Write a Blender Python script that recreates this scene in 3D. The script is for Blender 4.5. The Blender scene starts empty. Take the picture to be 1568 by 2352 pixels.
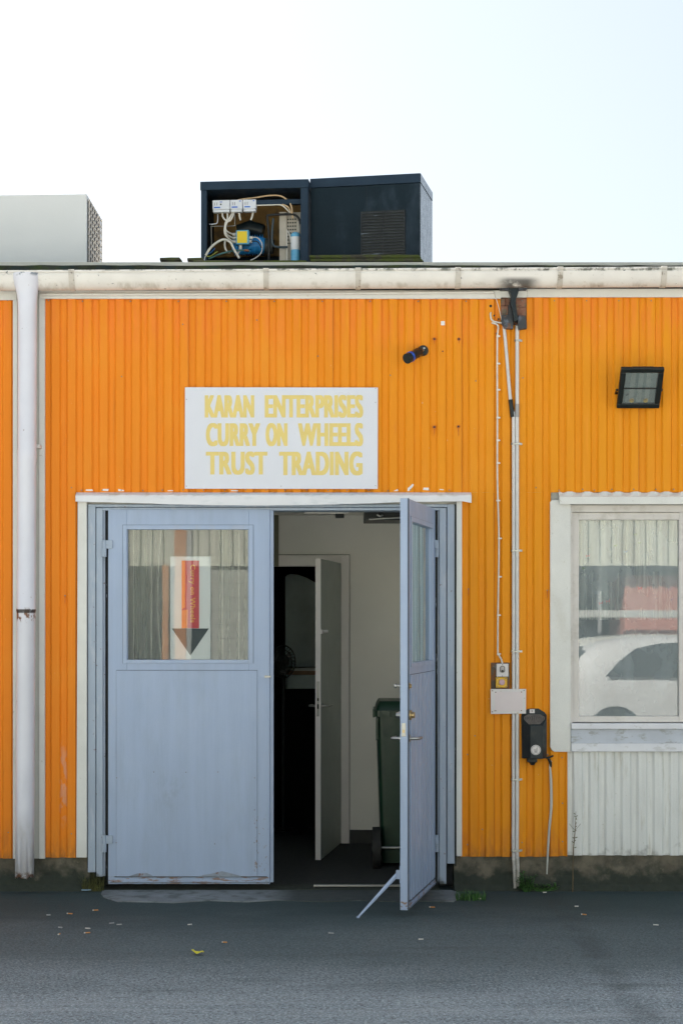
import bpy, bmesh, math, random
from mathutils import Vector, Matrix
random.seed(7)
R = math.radians
S = bpy.context.scene

# ------------------------------------------------------------ camera, sky, sun, exposure
EYE, DIST, F = 1.76, 11.5, 4025.0
cd = bpy.data.cameras.new('camera'); cam = bpy.data.objects.new('camera', cd); S.collection.objects.link(cam)
cam.location = (0, -DIST, EYE); cam.rotation_euler = (R(90), 0, 0)
cd.sensor_fit = 'VERTICAL'; cd.sensor_height = 36; cd.lens = 36*F/2352; cd.shift_y = 254/2352
cd.clip_start = .1; cd.clip_end = 2000
S.camera = cam
SUN_EL, SUN_AZ = R(37), R(-38)        # sun behind the building, to the left
w = bpy.data.worlds.new('World'); S.world = w; w.use_nodes = True
nt = w.node_tree; sky = nt.nodes.new('ShaderNodeTexSky'); sky.sky_type = 'NISHITA'; sky.sun_disc = False
sky.sun_elevation = SUN_EL; sky.sun_rotation = SUN_AZ; sky.air_density = 1.0; sky.dust_density = 2.5; sky.ozone_density = 1.0
bg = nt.nodes['Background']; bg.inputs[1].default_value = .05
hz = nt.nodes.new('ShaderNodeMix'); hz.data_type = 'RGBA'; hz.inputs[0].default_value = .62      # thin bright haze evens the sky out
nt.links.new(sky.outputs[0], hz.inputs[6]); hz.inputs[7].default_value = (3.25, 3.5, 3.7, 1); nt.links.new(hz.outputs[2], bg.inputs[0])
sd = bpy.data.lights.new('sun', 'SUN'); sd.energy = 5.0; sd.angle = R(.5); sd.color = (1, .94, .85)
so = bpy.data.objects.new('sun', sd); S.collection.objects.link(so)
dv = Vector((math.sin(SUN_AZ)*math.cos(SUN_EL), math.cos(SUN_AZ)*math.cos(SUN_EL), math.sin(SUN_EL)))
so.rotation_euler = dv.to_track_quat('Z', 'Y').to_euler(); so.location = dv*60
S.view_settings.view_transform = 'Standard'; S.view_settings.look = 'None'
S.view_settings.exposure = 2.26; S.view_settings.gamma = 1

# ------------------------------------------------------------ helpers
def X(px, y=0): return (px-784)*(DIST+y)/F
def Z(py, y=0): return EYE+(1430-py)*(DIST+y)/F
def P(px, py, y=0): return (X(px, y), y, Z(py, y))
def G(px, py):                       # a point on the ground seen at that spot
    D = EYE*F/(py-1430); return ((px-784)*D/F, D-DIST)

class MB:
    def __init__(s): s.v = []; s.f = []; s.sm = []
    def add(s, vs, fs, smooth=False):
        b = len(s.v); s.v += [tuple(p) for p in vs]; s.f += [tuple(i+b for i in q) for q in fs]; s.sm += [smooth]*len(fs); return s
    def box(s, x0, x1, y0, y1, z0, z1, m=None):
        if x0 > x1: x0, x1 = x1, x0
        if y0 > y1: y0, y1 = y1, y0
        if z0 > z1: z0, z1 = z1, z0
        vs = [(x, y, z) for x in (x0, x1) for y in (y0, y1) for z in (z0, z1)]
        if m is not None: vs = [m @ Vector(p) for p in vs]
        return s.add(vs, [(0,1,3,2),(4,6,7,5),(0,4,5,1),(2,3,7,6),(0,2,6,4),(1,5,7,3)])
    def pbox(s, ax, ay, bx, by, y0, y1):       # box whose front face covers photo spots
        return s.box(X(ax, y0), X(bx, y0), y0, y1, Z(ay, y0), Z(by, y0))
    def prism(s, pts, y0, y1, m=None):          # polygon in xz extruded in y
        n = len(pts); a = sum(pts[i][0]*pts[(i+1)%n][1]-pts[(i+1)%n][0]*pts[i][1] for i in range(n))
        if a < 0: pts = pts[::-1]
        vs = [(x, y0, z) for x, z in pts]+[(x, y1, z) for x, z in pts]
        if m is not None: vs = [m @ Vector(p) for p in vs]
        return s.add(vs, [tuple(range(n)), tuple(range(2*n-1, n-1, -1))]+[(i, i+n, (i+1)%n+n, (i+1)%n) for i in range(n)])
    def pprism(s, pts, y0, y1): return s.prism([(X(a, y0), Z(b, y0)) for a, b in pts], y0, y1)
    def slab(s, pts, z0, z1):                   # polygon in xy extruded in z
        n = len(pts); a = sum(pts[i][0]*pts[(i+1)%n][1]-pts[(i+1)%n][0]*pts[i][1] for i in range(n))
        if a < 0: pts = pts[::-1]
        vs = [(x, y, z1) for x, y in pts]+[(x, y, z0) for x, y in pts]
        return s.add(vs, [tuple(range(n)), tuple(range(2*n-1, n-1, -1))]+[(i, i+n, (i+1)%n+n, (i+1)%n) for i in range(n)])
    def rings(s, rs, cap=True, smooth=True, closed=True):
        n = len(rs[0]); vs = [p for r in rs for p in r]; fs = []
        for k in range(len(rs)-1):
            for i in range(n if closed else n-1):
                j = (i+1) % n; fs.append((k*n+i, k*n+j, (k+1)*n+j, (k+1)*n+i))
        s.add(vs, fs, smooth)
        if cap and closed:
            s.add(rs[0], [tuple(range(n))[::-1]]); s.add(rs[-1], [tuple(range(n))])
        return s
    def tube(s, pts, r, n=8, cap=True, smooth_path=0):
        pts = [Vector(p) for p in pts]
        rr = r if isinstance(r, (list, tuple)) else [r]*len(pts)
        if smooth_path:
            q = []; q2 = []
            for i in range(len(pts)-1):
                p0 = pts[max(i-1, 0)]; p1 = pts[i]; p2 = pts[i+1]; p3 = pts[min(i+2, len(pts)-1)]
                for k in range(smooth_path):
                    t = k/smooth_path
                    q.append(.5*((2*p1)+(-p0+p2)*t+(2*p0-5*p1+4*p2-p3)*t*t+(-p0+3*p1-3*p2+p3)*t**3)); q2.append(rr[i]*(1-t)+rr[i+1]*t)
            q.append(pts[-1]); q2.append(rr[-1]); pts = q; rr = q2
        rs = []; ref = None
        for i, p in enumerate(pts):
            d = (pts[min(i+1, len(pts)-1)]-pts[max(i-1, 0)]).normalized()
            if ref is None: ref = Vector((0, 0, 1)) if abs(d.z) < .9 else Vector((1, 0, 0))
            a = (ref-d*ref.dot(d)).normalized(); b = d.cross(a); ref = a
            rs.append([p+rr[i]*(math.cos(2*math.pi*k/n)*a+math.sin(2*math.pi*k/n)*b) for k in range(n)])
        return s.rings(rs, cap)
    def cyl(s, c, r, h, axis='y', n=24, r2=None):
        c = Vector(c); d = {'x': Vector((1,0,0)), 'y': Vector((0,1,0)), 'z': Vector((0,0,1))}[axis] if isinstance(axis, str) else Vector(axis).normalized()
        return s.tube([c, c+d*h], [r, r if r2 is None else r2], n)
    def xf(s, m):
        s.v = [tuple(m @ Vector(p)) for p in s.v]; return s

ORG = {}
def link(o): S.collection.objects.link(o); return o
def obj(mb, name, mat, parent=None, origin=None, bevel=0, local=False, label=None, solid=0, keep=False):
    if origin is None: origin = ORG.get(parent, Vector((0, 0, 0))) if parent is not None else Vector((0, 0, 0))
    origin = Vector(origin)
    me = bpy.data.meshes.new(name)
    vs = mb.v if local else [tuple(Vector(p)-origin) for p in mb.v]
    me.from_pydata(vs, [], mb.f); me.polygons.foreach_set('use_smooth', mb.sm)
    me.materials.append(mat); me.update()
    bm = bmesh.new(); bm.from_mesh(me); bmesh.ops.recalc_face_normals(bm, faces=bm.faces) if not (solid or keep) else None; bm.to_mesh(me); bm.free()
    o = link(bpy.data.objects.new(name, me)); ORG[o] = origin
    if parent is not None:
        o.parent = parent; o.location = (origin-ORG[parent]) if not local else (0, 0, 0)
    else: o.location = origin
    if bevel:
        b = o.modifiers.new('bevel', 'BEVEL'); b.width = bevel; b.segments = 2; b.limit_method = 'ANGLE'; b.angle_limit = R(35)
    if solid:
        b = o.modifiers.new('solid', 'SOLIDIFY'); b.thickness = solid; b.offset = 1
    if label: o['label'] = label
    return o
def tag(o, label, cat, group=None):
    o['label'] = label; o['category'] = cat
    if group: o['group'] = group
    return o
def thing(name, loc, label, cat, group=None):
    o = link(bpy.data.objects.new(name, None)); o.location = loc; o.empty_display_size = .1; ORG[o] = Vector(loc)
    return tag(o, label, cat, group)
def struct(o): o['kind'] = 'structure'; return o
def dup(o, loc=None, parent=None, label=None, rot=None):
    c = link(o.copy()); c.parent = parent if parent is not None else o.parent
    if loc is not None: c.location = loc
    if rot is not None: c.rotation_euler = rot
    if label: c['label'] = label
    ORG[c] = ORG[o]
    for ch in [k for k in bpy.data.objects if k.parent == o]: dup(ch, parent=c)
    return c

# ------------------------------------------------------------ node materials
class NT:
    def __init__(s, m): s.m = m; s.t = m.node_tree; s.tc = s.t.nodes.new('ShaderNodeTexCoord'); s.vec = s.tc.outputs['Object']; s.sep = None
    def n(s, ty, **k):
        a = s.t.nodes.new(ty)
        for q, v in k.items(): setattr(a, q, v)
        return a
    def put(s, sock, v):
        if isinstance(v, (int, float)): sock.default_value = v
        elif isinstance(v, (tuple, list)): sock.default_value = (*v[:3], 1) if len(sock.default_value) == 4 else v
        else: s.t.links.new(v, sock)
    def math(s, op, a, b=0, clamp=False):
        q = s.n('ShaderNodeMath', operation=op, use_clamp=clamp); s.put(q.inputs[0], a); s.put(q.inputs[1], b); return q.outputs[0]
    def mul(s, *a):
        r = a[0]
        for b in a[1:]: r = s.math('MULTIPLY', r, b)
        return r
    def ramp(s, v, lo, hi):
        q = s.n('ShaderNodeMapRange'); q.interpolation_type = 'SMOOTHSTEP'; s.put(q.inputs[0], v)
        q.inputs[1].default_value = lo; q.inputs[2].default_value = hi; return q.outputs[0]
    def lin(s, v, lo, hi, a=0., b=1.):
        q = s.n('ShaderNodeMapRange'); s.put(q.inputs[0], v)
        for i, k in enumerate((lo, hi, a, b)): q.inputs[1+i].default_value = k
        return q.outputs[0]
    def noise(s, sc, det=3, st=(1, 1, 1), off=0, rough=.55):
        mp = s.n('ShaderNodeMapping'); s.t.links.new(s.vec, mp.inputs[0]); mp.inputs['Scale'].default_value = st; mp.inputs['Location'].default_value = (off, off*.7, off*1.3)
        q = s.n('ShaderNodeTexNoise'); s.t.links.new(mp.outputs[0], q.inputs[0]); q.inputs['Scale'].default_value = sc; q.inputs['Detail'].default_value = det; q.inputs['Roughness'].default_value = rough
        return q.outputs[0]
    def ax(s, i):
        if not s.sep: s.sep = s.n('ShaderNodeSeparateXYZ'); s.t.links.new(s.vec, s.sep.inputs[0])
        return s.sep.outputs[i]
    def band(s, i, c, w, soft=None):
        soft = soft or w*.5
        d = s.math('ABSOLUTE', s.math('SUBTRACT', s.ax(i), c)); return s.math('SUBTRACT', 1, s.ramp(d, w, w+soft))
    def mix(s, f, a, b):
        q = s.n('ShaderNodeMix', data_type='RGBA'); s.put(q.inputs[0], f); s.put(q.inputs[6], a); s.put(q.inputs[7], b); return q.outputs[2]

def mat(name, col, rough=.6, var=.1, vs=5, bump=0, bs=60, metal=0, spec=.5, speck=0, ss=250, st=(1, 1, 1), layers=None, coat=0):
    m = bpy.data.materials.new(name); m.use_nodes = True; N = NT(m); b = m.node_tree.nodes['Principled BSDF']
    a = tuple(max(0, c*(1-var)) for c in col); c2 = tuple(min(1, c*(1+var)) for c in col)
    c = N.mix(N.lin(N.noise(vs, 5, st), .3, .7), a, c2)
    if speck: c = N.mix(N.lin(N.noise(ss, 2), .35, .65), tuple(max(0, q*(1-speck)) for q in col), c) if False else N.mix(N.mul(N.lin(N.noise(ss, 2, off=3), .42, .6), speck), c, tuple(min(1, q*1.6+.02) for q in col))
    rg = rough
    for L in (layers or []):
        mk = L[1](N); c = N.mix(mk, c, L[0])
    N.put(b.inputs['Base Color'], c)
    N.put(b.inputs['Roughness'], N.lin(N.noise(vs*3, 3, off=9), .3, .7, max(0.02, rough-.08), min(1, rough+.08)))
    b.inputs['Metallic'].default_value = metal; b.inputs['Specular IOR Level'].default_value = spec
    if coat: b.inputs['Coat Weight'].default_value = coat
    if bump:
        q = N.n('ShaderNodeBump'); q.inputs['Strength'].default_value = min(1, bump); q.inputs['Distance'].default_value = .004; N.put(q.inputs['Height'], N.noise(bs, 5, st, off=5)); N.t.links.new(q.outputs[0], b.inputs['Normal'])
    return m

RUST = (.16, .06, .018); DIRT = (.05, .048, .035)
def stain(sc, lo, hi, amt=.8, st=(1, 1, 1), off=0, bands=()):
    def f(N):
        v = N.ramp(N.noise(sc, 5, st, off, .65), lo, hi)
        for bnd in bands: v = N.mul(v, N.band(*bnd))
        return N.mul(v, amt)
    return f
def lowgrime(z0, h, sc=9, amt=.9):      # dirt splashed up from the ground, uneven edge
    def f(N):
        e = N.math('ADD', N.ax(2), N.lin(N.noise(sc, 5, off=2), .3, .7, -h*.9, h*.9))
        return N.mul(N.math('SUBTRACT', 1, N.ramp(e, z0, z0+h)), amt)
    return f

def orange_mat():
    m = bpy.data.materials.new('orange_cladding'); m.use_nodes = True; N = NT(m); b = m.node_tree.nodes['Principled BSDF']
    g = N.ramp(N.math('ADD', N.ax(0), N.lin(N.noise(1.2, 3), .3, .7, -.35, .35)), -2.2, 1.6)   # redder to the left: lens and sun flare put into the colour
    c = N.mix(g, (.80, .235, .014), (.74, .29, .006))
    c = N.mix(N.mul(N.lin(N.noise(2.5, 5, (6, 1, .5)), .35, .7), .35), c, (.66, .20, .008))
    c = N.mix(N.mul(N.ramp(N.noise(9, 5, (7, 1, .35), 4), .55, .75), .30), c, (.88, .34, .05))      # chalky streaks
    c = N.mix(N.mul(N.ramp(N.noise(7, 6, (1, 1, .5), 11, .7), .62, .72), .3), c, (.62, .17, .03))
    c = N.mix(N.mul(N.band(2, Z(1985), .12, .22), N.lin(N.noise(12, 5, (3, 1, .6), 8), .35, .65), .55), c, (.45, .14, .03))
    c = N.mix(N.mul(N.band(2, Z(690), .10, .35), N.lin(N.noise(6, 5, (4, 1, .5), 6), .4, .6), .45), c, (.80, .19, .04))
    c = N.mix(N.mul(N.ramp(N.noise(38, 4, (1, 1, .6), 21), .73, .78), .7), c, (.75, .55, .38))      # tiny chips
    c = N.mix(N.mul(N.band(0, X(146), .012, .02), N.band(2, Z(1800), .12, .2), N.ramp(N.noise(30, 5, (1, 1, .5), 41), .45, .6), .6), c, (.62, .38, .28))       # scraped patch by the downpipe
    c = N.mix(N.mul(N.ramp(N.noise(3.2, 6, (9, 1, .22), 51, .7), .60, .72), .35), c, (.40, .15, .015))     # rain streaks
    c = N.mix(N.mul(N.ramp(N.noise(1.1, 4, (1, 1, 1), 61), .5, .7), .35), c, (.80, .33, .03))      # sun-bleached areas
    c = N.mix(N.mul(N.band(2, Z(2000), .05, .14), N.ramp(N.noise(20, 5, (2, 1, .6), 71), .40, .6), .65), c, (.22, .10, .04))
    c = N.mix(N.mul(N.lin(N.noise(420, 2, off=2), .35, .65), .22), c, (.62, .16, .004))
    N.put(b.inputs['Base Color'], c); b.inputs['Roughness'].default_value = .6; b.inputs['Specular IOR Level'].default_value = .22
    q = N.n('ShaderNodeBump'); q.inputs['Strength'].default_value = .35; q.inputs['Distance'].default_value = .003; N.put(q.inputs['Height'], N.noise(14, 5, (1, 1, .25), 3)); N.t.links.new(q.outputs[0], b.inputs['Normal'])
    return m
M = {}
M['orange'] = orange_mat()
M['white_corr'] = mat('white_cladding', (.66, .68, .66), .55, .08, 4, .3, 14, st=(4, 1, .6), speck=.1, layers=[((.42, .40, .32), stain(5, .52, .72, .55, (6, 1, .6))), ((.30, .28, .2), stain(26, .66, .74, .6)), (DIRT, lowgrime(.16, .12, 12, .45))])
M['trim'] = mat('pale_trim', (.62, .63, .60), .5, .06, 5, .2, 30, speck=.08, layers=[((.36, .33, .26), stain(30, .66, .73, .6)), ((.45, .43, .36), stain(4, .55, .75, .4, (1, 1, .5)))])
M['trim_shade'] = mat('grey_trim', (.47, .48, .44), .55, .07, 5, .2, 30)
M['flash'] = mat('white_flashing', (.66, .68, .71), .42, .05, 5, .25, 20, layers=[((.38, .37, .28), stain(12, .5, .68, .75, (1, 1, 3), 0, [(2, Z(1134, -.04), .006, .02)])), ((.5, .55, .58), stain(7, .55, .7, .5, (1, 1, 4)))])
M['gutter'] = mat('gutter_paint', (.68, .66, .62), .45, .07, 5, .25, 25, layers=[((.38, .34, .27), stain(16, .58, .75, .4, (1, 1, 2))), ((.07, .09, .10), stain(20, .66, .70, .85, (1, 1, 1.5), 3)), ((.09, .10, .08), stain(9, .44, .60, .9, (1.6, 1, 2), 5, [(2, Z(619, -.14), .006, .012)])), ((.30, .26, .19), stain(6, .46, .70, .5, (2, 1, 1), 7, [(2, Z(662, -.09), .012, .03)])),
    ((.03, .03, .028), stain(9, .30, .5, .85, (1, 1, 1), 7, [(2, Z(655, -.1), .018, .035), (0, X(1185), .05, .12)]))])
M['collar'] = mat('gutter_collar_paint', (.50, .47, .42), .5, .12, 12, .2, 25, layers=[((.15, .12, .08), stain(20, .55, .66, .7))])
M['pipe'] = mat('downpipe_paint', (.64, .65, .71), .38, .04, 4, .15, 30, layers=[(RUST, stain(26, .48, .56, .95, (1, 1, .6), 1, [(2, Z(1413), .022, .035)])), ((.02, .014, .01), stain(30, .25, .4, .95, (1, 1, 1), 2, [(2, Z(1404), .008, .008)])), (RUST, stain(28, .69, .72, .95, (1, 1, .7), 4)), (RUST, stain(18, .42, .55, .95, (1, 1, 1), 8, [(2, Z(2008), .02, .03)])), ((.42, .40, .36), stain(8, .45, .7, .5, (2, 2, .7), 3, [(2, Z(1960), .1, .2)])), ((.12, .15, .18), stain(20, .5, .56, .8, (1, 1, 1), 5, [(2, Z(634), .02, .02)]))])
M['shade_board'] = mat('dark_shade_board', (.025, .028, .025), .8, .3, 8, .4, 40)
M['plinth'] = mat('plinth_concrete', (.13, .115, .085), .9, .35, 9, .9, 35, layers=[((.045, .05, .037), stain(8, .40, .66, .8)), ((.20, .165, .11), stain(14, .60, .70, .6, off=6)), ((.022, .030, .022), lowgrime(.075, .08, 7, .95))])
M['roof'] = mat('roof_felt', (.020, .024, .020), .95, .4, 9, 1, 50, spec=.15, layers=[((.028, .045, .012), stain(7, .45, .65, .7)), ((.010, .022, .03), stain(5, .5, .6, .6, off=5))])
BLUE = (.308, .392, .540)
def bluem(name, col=BLUE, rustlo=0, x0=0, w=9):
    L = [((.27, .34, .45), stain(4, .45, .7, .5, (2, 2, .6), 2)), ((.20, .27, .34), stain(30, .68, .74, .5, off=3)), ((.38, .40, .46), stain(6, .5, .7, .35, (3, 3, .5), 9))]
    return mat(name, col, .42, .05, 3, .25, 22, st=(2, 2, .5), speck=.06, layers=L)
M['blue'] = bluem('blue_grey_paint')
M['blue_jamb'] = mat('jamb_paint', (.31, .38, .475), .45, .07, 4, .3, 22, st=(2, 2, .5), layers=[((.5, .53, .58), stain(7, .52, .66, .35, (3, 3, .6))), ((.04, .05, .04), lowgrime(.02, .07, 14, .9)), (RUST, stain(30, .66, .70, .8, off=3))])
M['blue_door'] = mat('blue_door_paint', BLUE, .45, .05, 3, .22, 20, st=(5, 2, .3), speck=.05, layers=[((.27, .34, .45), stain(4, .45, .7, .45, (2, 2, .5), 2)), ((.16, .20, .24), stain(13, .42, .72, .28, (1.4, 1, .8), 4, [(0, X(392)-X(247), .03, .12), (2, Z(1820), .03, .16)])),
    ((.22, .13, .05), stain(44, .585, .63, .7, (1, 1, .6), 5, [(2, Z(1960), .20, .10), (0, 1.02, .05, .04)])), ((.22, .11, .04), stain(26, .50, .60, .85, (.4, 1, 2.0), 6, [(2, Z(2022), .020, .012)])), (RUST, stain(50, .74, .77, .6, off=8))])
M['gap_black'] = mat('black_gap', (.012, .014, .012), .7, .3, 12, .3, 40, layers=[((.5, .55, .6), stain(14, .62, .68, .85, (3, 3, .3), 3))])
M['groove'] = mat('groove_dark', (.06, .075, .095), .7, .2)
M['wall_in'] = mat('interior_plaster', (.90, .89, .84), .7, .03, 2, .1, 60)
M['door_in'] = mat('interior_door', (.42, .47, .43), .5, .03, 2)
M['frame_in'] = mat('interior_frame', (.84, .81, .79), .5, .03, 3)
M['skirt'] = mat('dark_skirting', (.03, .035, .035), .6, .1)
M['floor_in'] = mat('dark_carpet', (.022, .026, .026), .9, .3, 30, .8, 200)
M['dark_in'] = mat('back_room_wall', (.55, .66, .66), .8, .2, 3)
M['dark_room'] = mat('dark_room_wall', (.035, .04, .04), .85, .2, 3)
M['steel'] = mat('steel', (.36, .37, .36), .42, .1, 20, metal=1)
M['brass'] = mat('worn_brass', (.42, .32, .17), .4, .2, 30, metal=.8)
M['black'] = mat('black_plastic', (.012, .017, .017), .4, spec=.3, var=.2, vs=15, bump=.1, bs=120)
M['blackmetal'] = mat('black_metal', (.010, .018, .022), .42, .2, 10, .15, 60, spec=.28, layers=[((.03, .035, .03), stain(12, .55, .7, .5))])
M['navy'] = mat('dark_navy_steel', (.008, .018, .026), .5, .15, 5, .15, 30, spec=.1, speck=.15, layers=[((.04, .06, .085), stain(4, .5, .7, .5, (1, 1, .5)))])
M['navytrim'] = mat('navy_steel_trim', (.016, .033, .056), .5, .15, 6, .15, 30, spec=.14, speck=.15)
M['grate'] = mat('louvre_steel', (.018, .022, .026), .45, .4, 14, .3, 30, metal=.3, layers=[((.14, .17, .21), stain(11, .60, .68, .8, (.6, 1, 2)))])
M['inner_brown'] = mat('rusty_inner_sheet', (.26, .15, .04), .7, .4, 5, .3, 30, layers=[((.05, .045, .03), stain(4, .5, .65, .8))])
M['white_unit'] = mat('cream_white_steel', (.60, .625, .63), .45, .03, 2, .1, 60, speck=.05)
M['lattice'] = mat('lattice_plastic', (.62, .57, .52), .6, .12, 20)
M['coil'] = mat('coil_dark', (.06, .065, .07), .5, .3, 40)
M['wirew'] = mat('cable_white', (.62, .60, .54), .5, .12, 20)
M['wireb'] = mat('cable_beige', (.55, .40, .24), .5, .15, 20)
M['conduit'] = mat('conduit_plastic', (.58, .58, .57), .45, .06, 6, layers=[((.24, .22, .18), lowgrime(.12, .14, 14, .6))])
M['ctrl'] = mat('controller_grey', (.60, .63, .68), .4, .05)
M['bluelabel'] = mat('blue_label', (.02, .12, .50), .4, .1)
M['blue_cast'] = mat('blue_cast_iron', (.03, .30, .68), .45, .2, 15, .3, 40)
M['yellow'] = mat('yellow_lid', (.80, .58, .01), .4, .05)
M['cyan_can'] = mat('cyan_can', (.12, .40, .62), .3, .1)
M['perf'] = mat('grey_beige_sheet', (.40, .37, .31), .6, .1, 8)
M['sign'] = mat('sign_plate', (.60, .625, .69), .35, .03, 3, .12, 8, speck=.06)
M['gold'] = mat('yellow_lettering', (.68, .54, .17), .4, .04, 12, .1, 60)
M['concrete'] = mat('concrete_pad', (.17, .19, .20), .9, .25, 5, .9, 50, speck=.2, ss=180, layers=[((.045, .06, .05), stain(9, .48, .66, .6)), ((.035, .045, .043), stain(5, .10, .40, .9, (1, 1, 1), 4, [(0, .12, .38, .25)]))])
M['asph_edge'] = None
M['brick'] = mat('broken_masonry', (.24, .12, .08), .95, .3, 12, 1, 50, layers=[((.12, .13, .10), stain(10, .5, .6, .8)), ((.25, .2, .12), stain(14, .58, .64, .7, off=4))])
M['rustplate'] = mat('rusty_plate', (.09, .07, .045), .8, .4, 14, .6, 40, layers=[((.2, .07, .02), stain(18, .5, .62, .8)), ((.22, .27, .27), stain(8, .54, .62, .7, off=3))])
M['bracket'] = mat('bracket_steel', (.022, .027, .032), .55, .3, 12, .4, 40, layers=[((.14, .17, .22), stain(9, .45, .6, .8, off=2)), (RUST, stain(16, .58, .64, .8, off=6))])
M['yellowbox'] = mat('yellow_switch_box', (.62, .36, .02), .5, .15, 25)
M['pink'] = mat('faded_red_button', (.48, .32, .36), .6, .08, 30)
M['whiteplate'] = mat('white_plastic', (.60, .58, .57), .45, .05, 10, layers=[((.33, .25, .12), stain(28, .64, .70, .7))])
M['greylogo'] = mat('dark_print', (.05, .05, .05), .6)
M['binred'] = mat('green_bin_plastic', (.004, .034, .017), .42, .12, 8, .1, 60)
M['rubber'] = mat('black_rubber', (.015, .016, .016), .7, .2)
M['screw'] = mat('screw_grey', (.20, .17, .15), .5, .4, 60, metal=.4)
M['poster'] = mat('poster_paper', (.68, .70, .72), .6, .03)
M['posterred'] = mat('poster_red', (.55, .035, .045), .6, .05)
M['posterdark'] = mat('poster_black', (.02, .035, .045), .6, .1)
M['postertext'] = mat('poster_yellow_text', (.80, .42, .06), .6)
M['chip'] = mat('bare_white_paint', (.72, .70, .68), .6, .05)
M['brown'] = mat('desk_wood', (.22, .10, .03), .5, .2, 12)
M['moss_paver'] = mat('mossy_paver', (.07, .065, .045), .95, .3, 12, 1, 60, layers=[((.07, .095, .012), stain(9, .40, .58, .85))])
M['leaf'] = mat('weed_green', (.035, .11, .018), .6, .35, 20)
M['dry'] = mat('dry_stem', (.12, .085, .04), .7, .3, 30)
M['reveal'] = mat('reveal_paint', (.60, .58, .55), .6, .05, layers=[((.40, .38, .33), stain(9, .5, .7, .5))])
M['sill'] = mat('sill_paint', (.66, .68, .72), .5, .05, 6, .25, 18, layers=[((.42, .43, .42), stain(7, .5, .62, .6, (1, 1, 2.5)))])
M['sillgrey'] = mat('weathered_sill_board', (.47, .51, .57), .6, .1, 6, .35, 18, layers=[((.28, .29, .28), stain(9, .52, .62, .7, (1, 1, 2.5))), ((.08, .07, .05), stain(15, .69, .71, .8, (1, 1, 1), 4))])

def glass_mat(name, refl=.05, tint=(.93, .97, .96), dust=.1, ior=1.5):
    m = bpy.data.materials.new(name); m.use_nodes = True; N = NT(m); t = N.t; t.nodes.remove(t.nodes['Principled BSDF'])
    out = t.nodes['Material Output']; tr = N.n('ShaderNodeBsdfTransparent'); tr.inputs[0].default_value = (*tint, 1)
    gl = N.n('ShaderNodeBsdfGlossy'); gl.inputs['Roughness'].default_value = .0; fr = N.n('ShaderNodeFresnel'); fr.inputs[0].default_value = ior
    df = N.n('ShaderNodeBsdfDiffuse'); df.inputs[0].default_value = (.50, .58, .60, 1); md = N.n('ShaderNodeMixShader')
    N.put(md.inputs[0], N.lin(N.noise(6, 5, (1, 1, .6)), .3, .7, dust*.75, dust*1.25)); t.links.new(tr.outputs[0], md.inputs[1]); t.links.new(df.outputs[0], md.inputs[2])
    mx = N.n('ShaderNodeMixShader'); N.put(mx.inputs[0], N.math('ADD', N.math('MULTIPLY', fr.outputs[0], 1.0), refl, True))
    b = N.n('ShaderNodeBump'); b.inputs['Strength'].default_value = .12; b.inputs['Distance'].default_value = .0012; N.put(b.inputs['Height'], N.noise(2.2, 2)); t.links.new(b.outputs[0], gl.inputs['Normal'])
    t.links.new(md.outputs[0], mx.inputs[1]); t.links.new(gl.outputs[0], mx.inputs[2]); t.links.new(mx.outputs[0], out.inputs[0]); return m
M['orange_dark'] = mat('overlap_edge', (.42, .14, .008), .7)
M['weep'] = mat('rust_weep', (.50, .13, .015), .8, .3, 40)
M['dented'] = mat('dented_rust', (.24, .28, .33), .7, .3, 14, .6, 40, layers=[(RUST, stain(20, .56, .64, .8))])
M['glass_side'] = glass_mat('side_glass', .0, dust=.10, ior=1.16)
M['glass'] = glass_mat('window_glass', .02, dust=.07)
M['glass_win'] = glass_mat('wide_window_glass', .055, dust=.38)
M['glass_lamp'] = glass_mat('lamp_glass', .03, (.9, .95, .93), .25)
def cloth_mat(name, col, trans, sc=260):
    m = bpy.data.materials.new(name); m.use_nodes = True; N = NT(m); t = N.t; b = t.nodes['Principled BSDF']; out = t.nodes['Material Output']
    N.put(b.inputs['Base Color'], N.mix(N.lin(N.noise(12, 4), .3, .7), tuple(c*.9 for c in col), col)); b.inputs['Roughness'].default_value = .9
    tr = N.n('ShaderNodeBsdfTransparent'); mx = N.n('ShaderNodeMixShader')
    N.put(mx.inputs[0], N.lin(N.noise(24, 2, (1, 1, .03)), .42, .58, max(0, trans-.38), min(1, trans+.42))); tl = N.n('ShaderNodeBsdfTranslucent'); tl.inputs[0].default_value = (*col, 1); m2 = N.n('ShaderNodeMixShader'); m2.inputs[0].default_value = .5; t.links.new(b.outputs[0], m2.inputs[1]); t.links.new(tl.outputs[0], m2.inputs[2]); t.links.new(m2.outputs[0], mx.inputs[1]); t.links.new(tr.outputs[0], mx.inputs[2]); t.links.new(mx.outputs[0], out.inputs[0]); return m
M['lace'] = cloth_mat('lace_curtain', (.92, .94, .90), .36)
M['sheer'] = cloth_mat('sheer_curtain', (.6, .62, .55), .85)
M['teal_sheer'] = cloth_mat('teal_curtain', (.52, .70, .72), .08)

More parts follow.
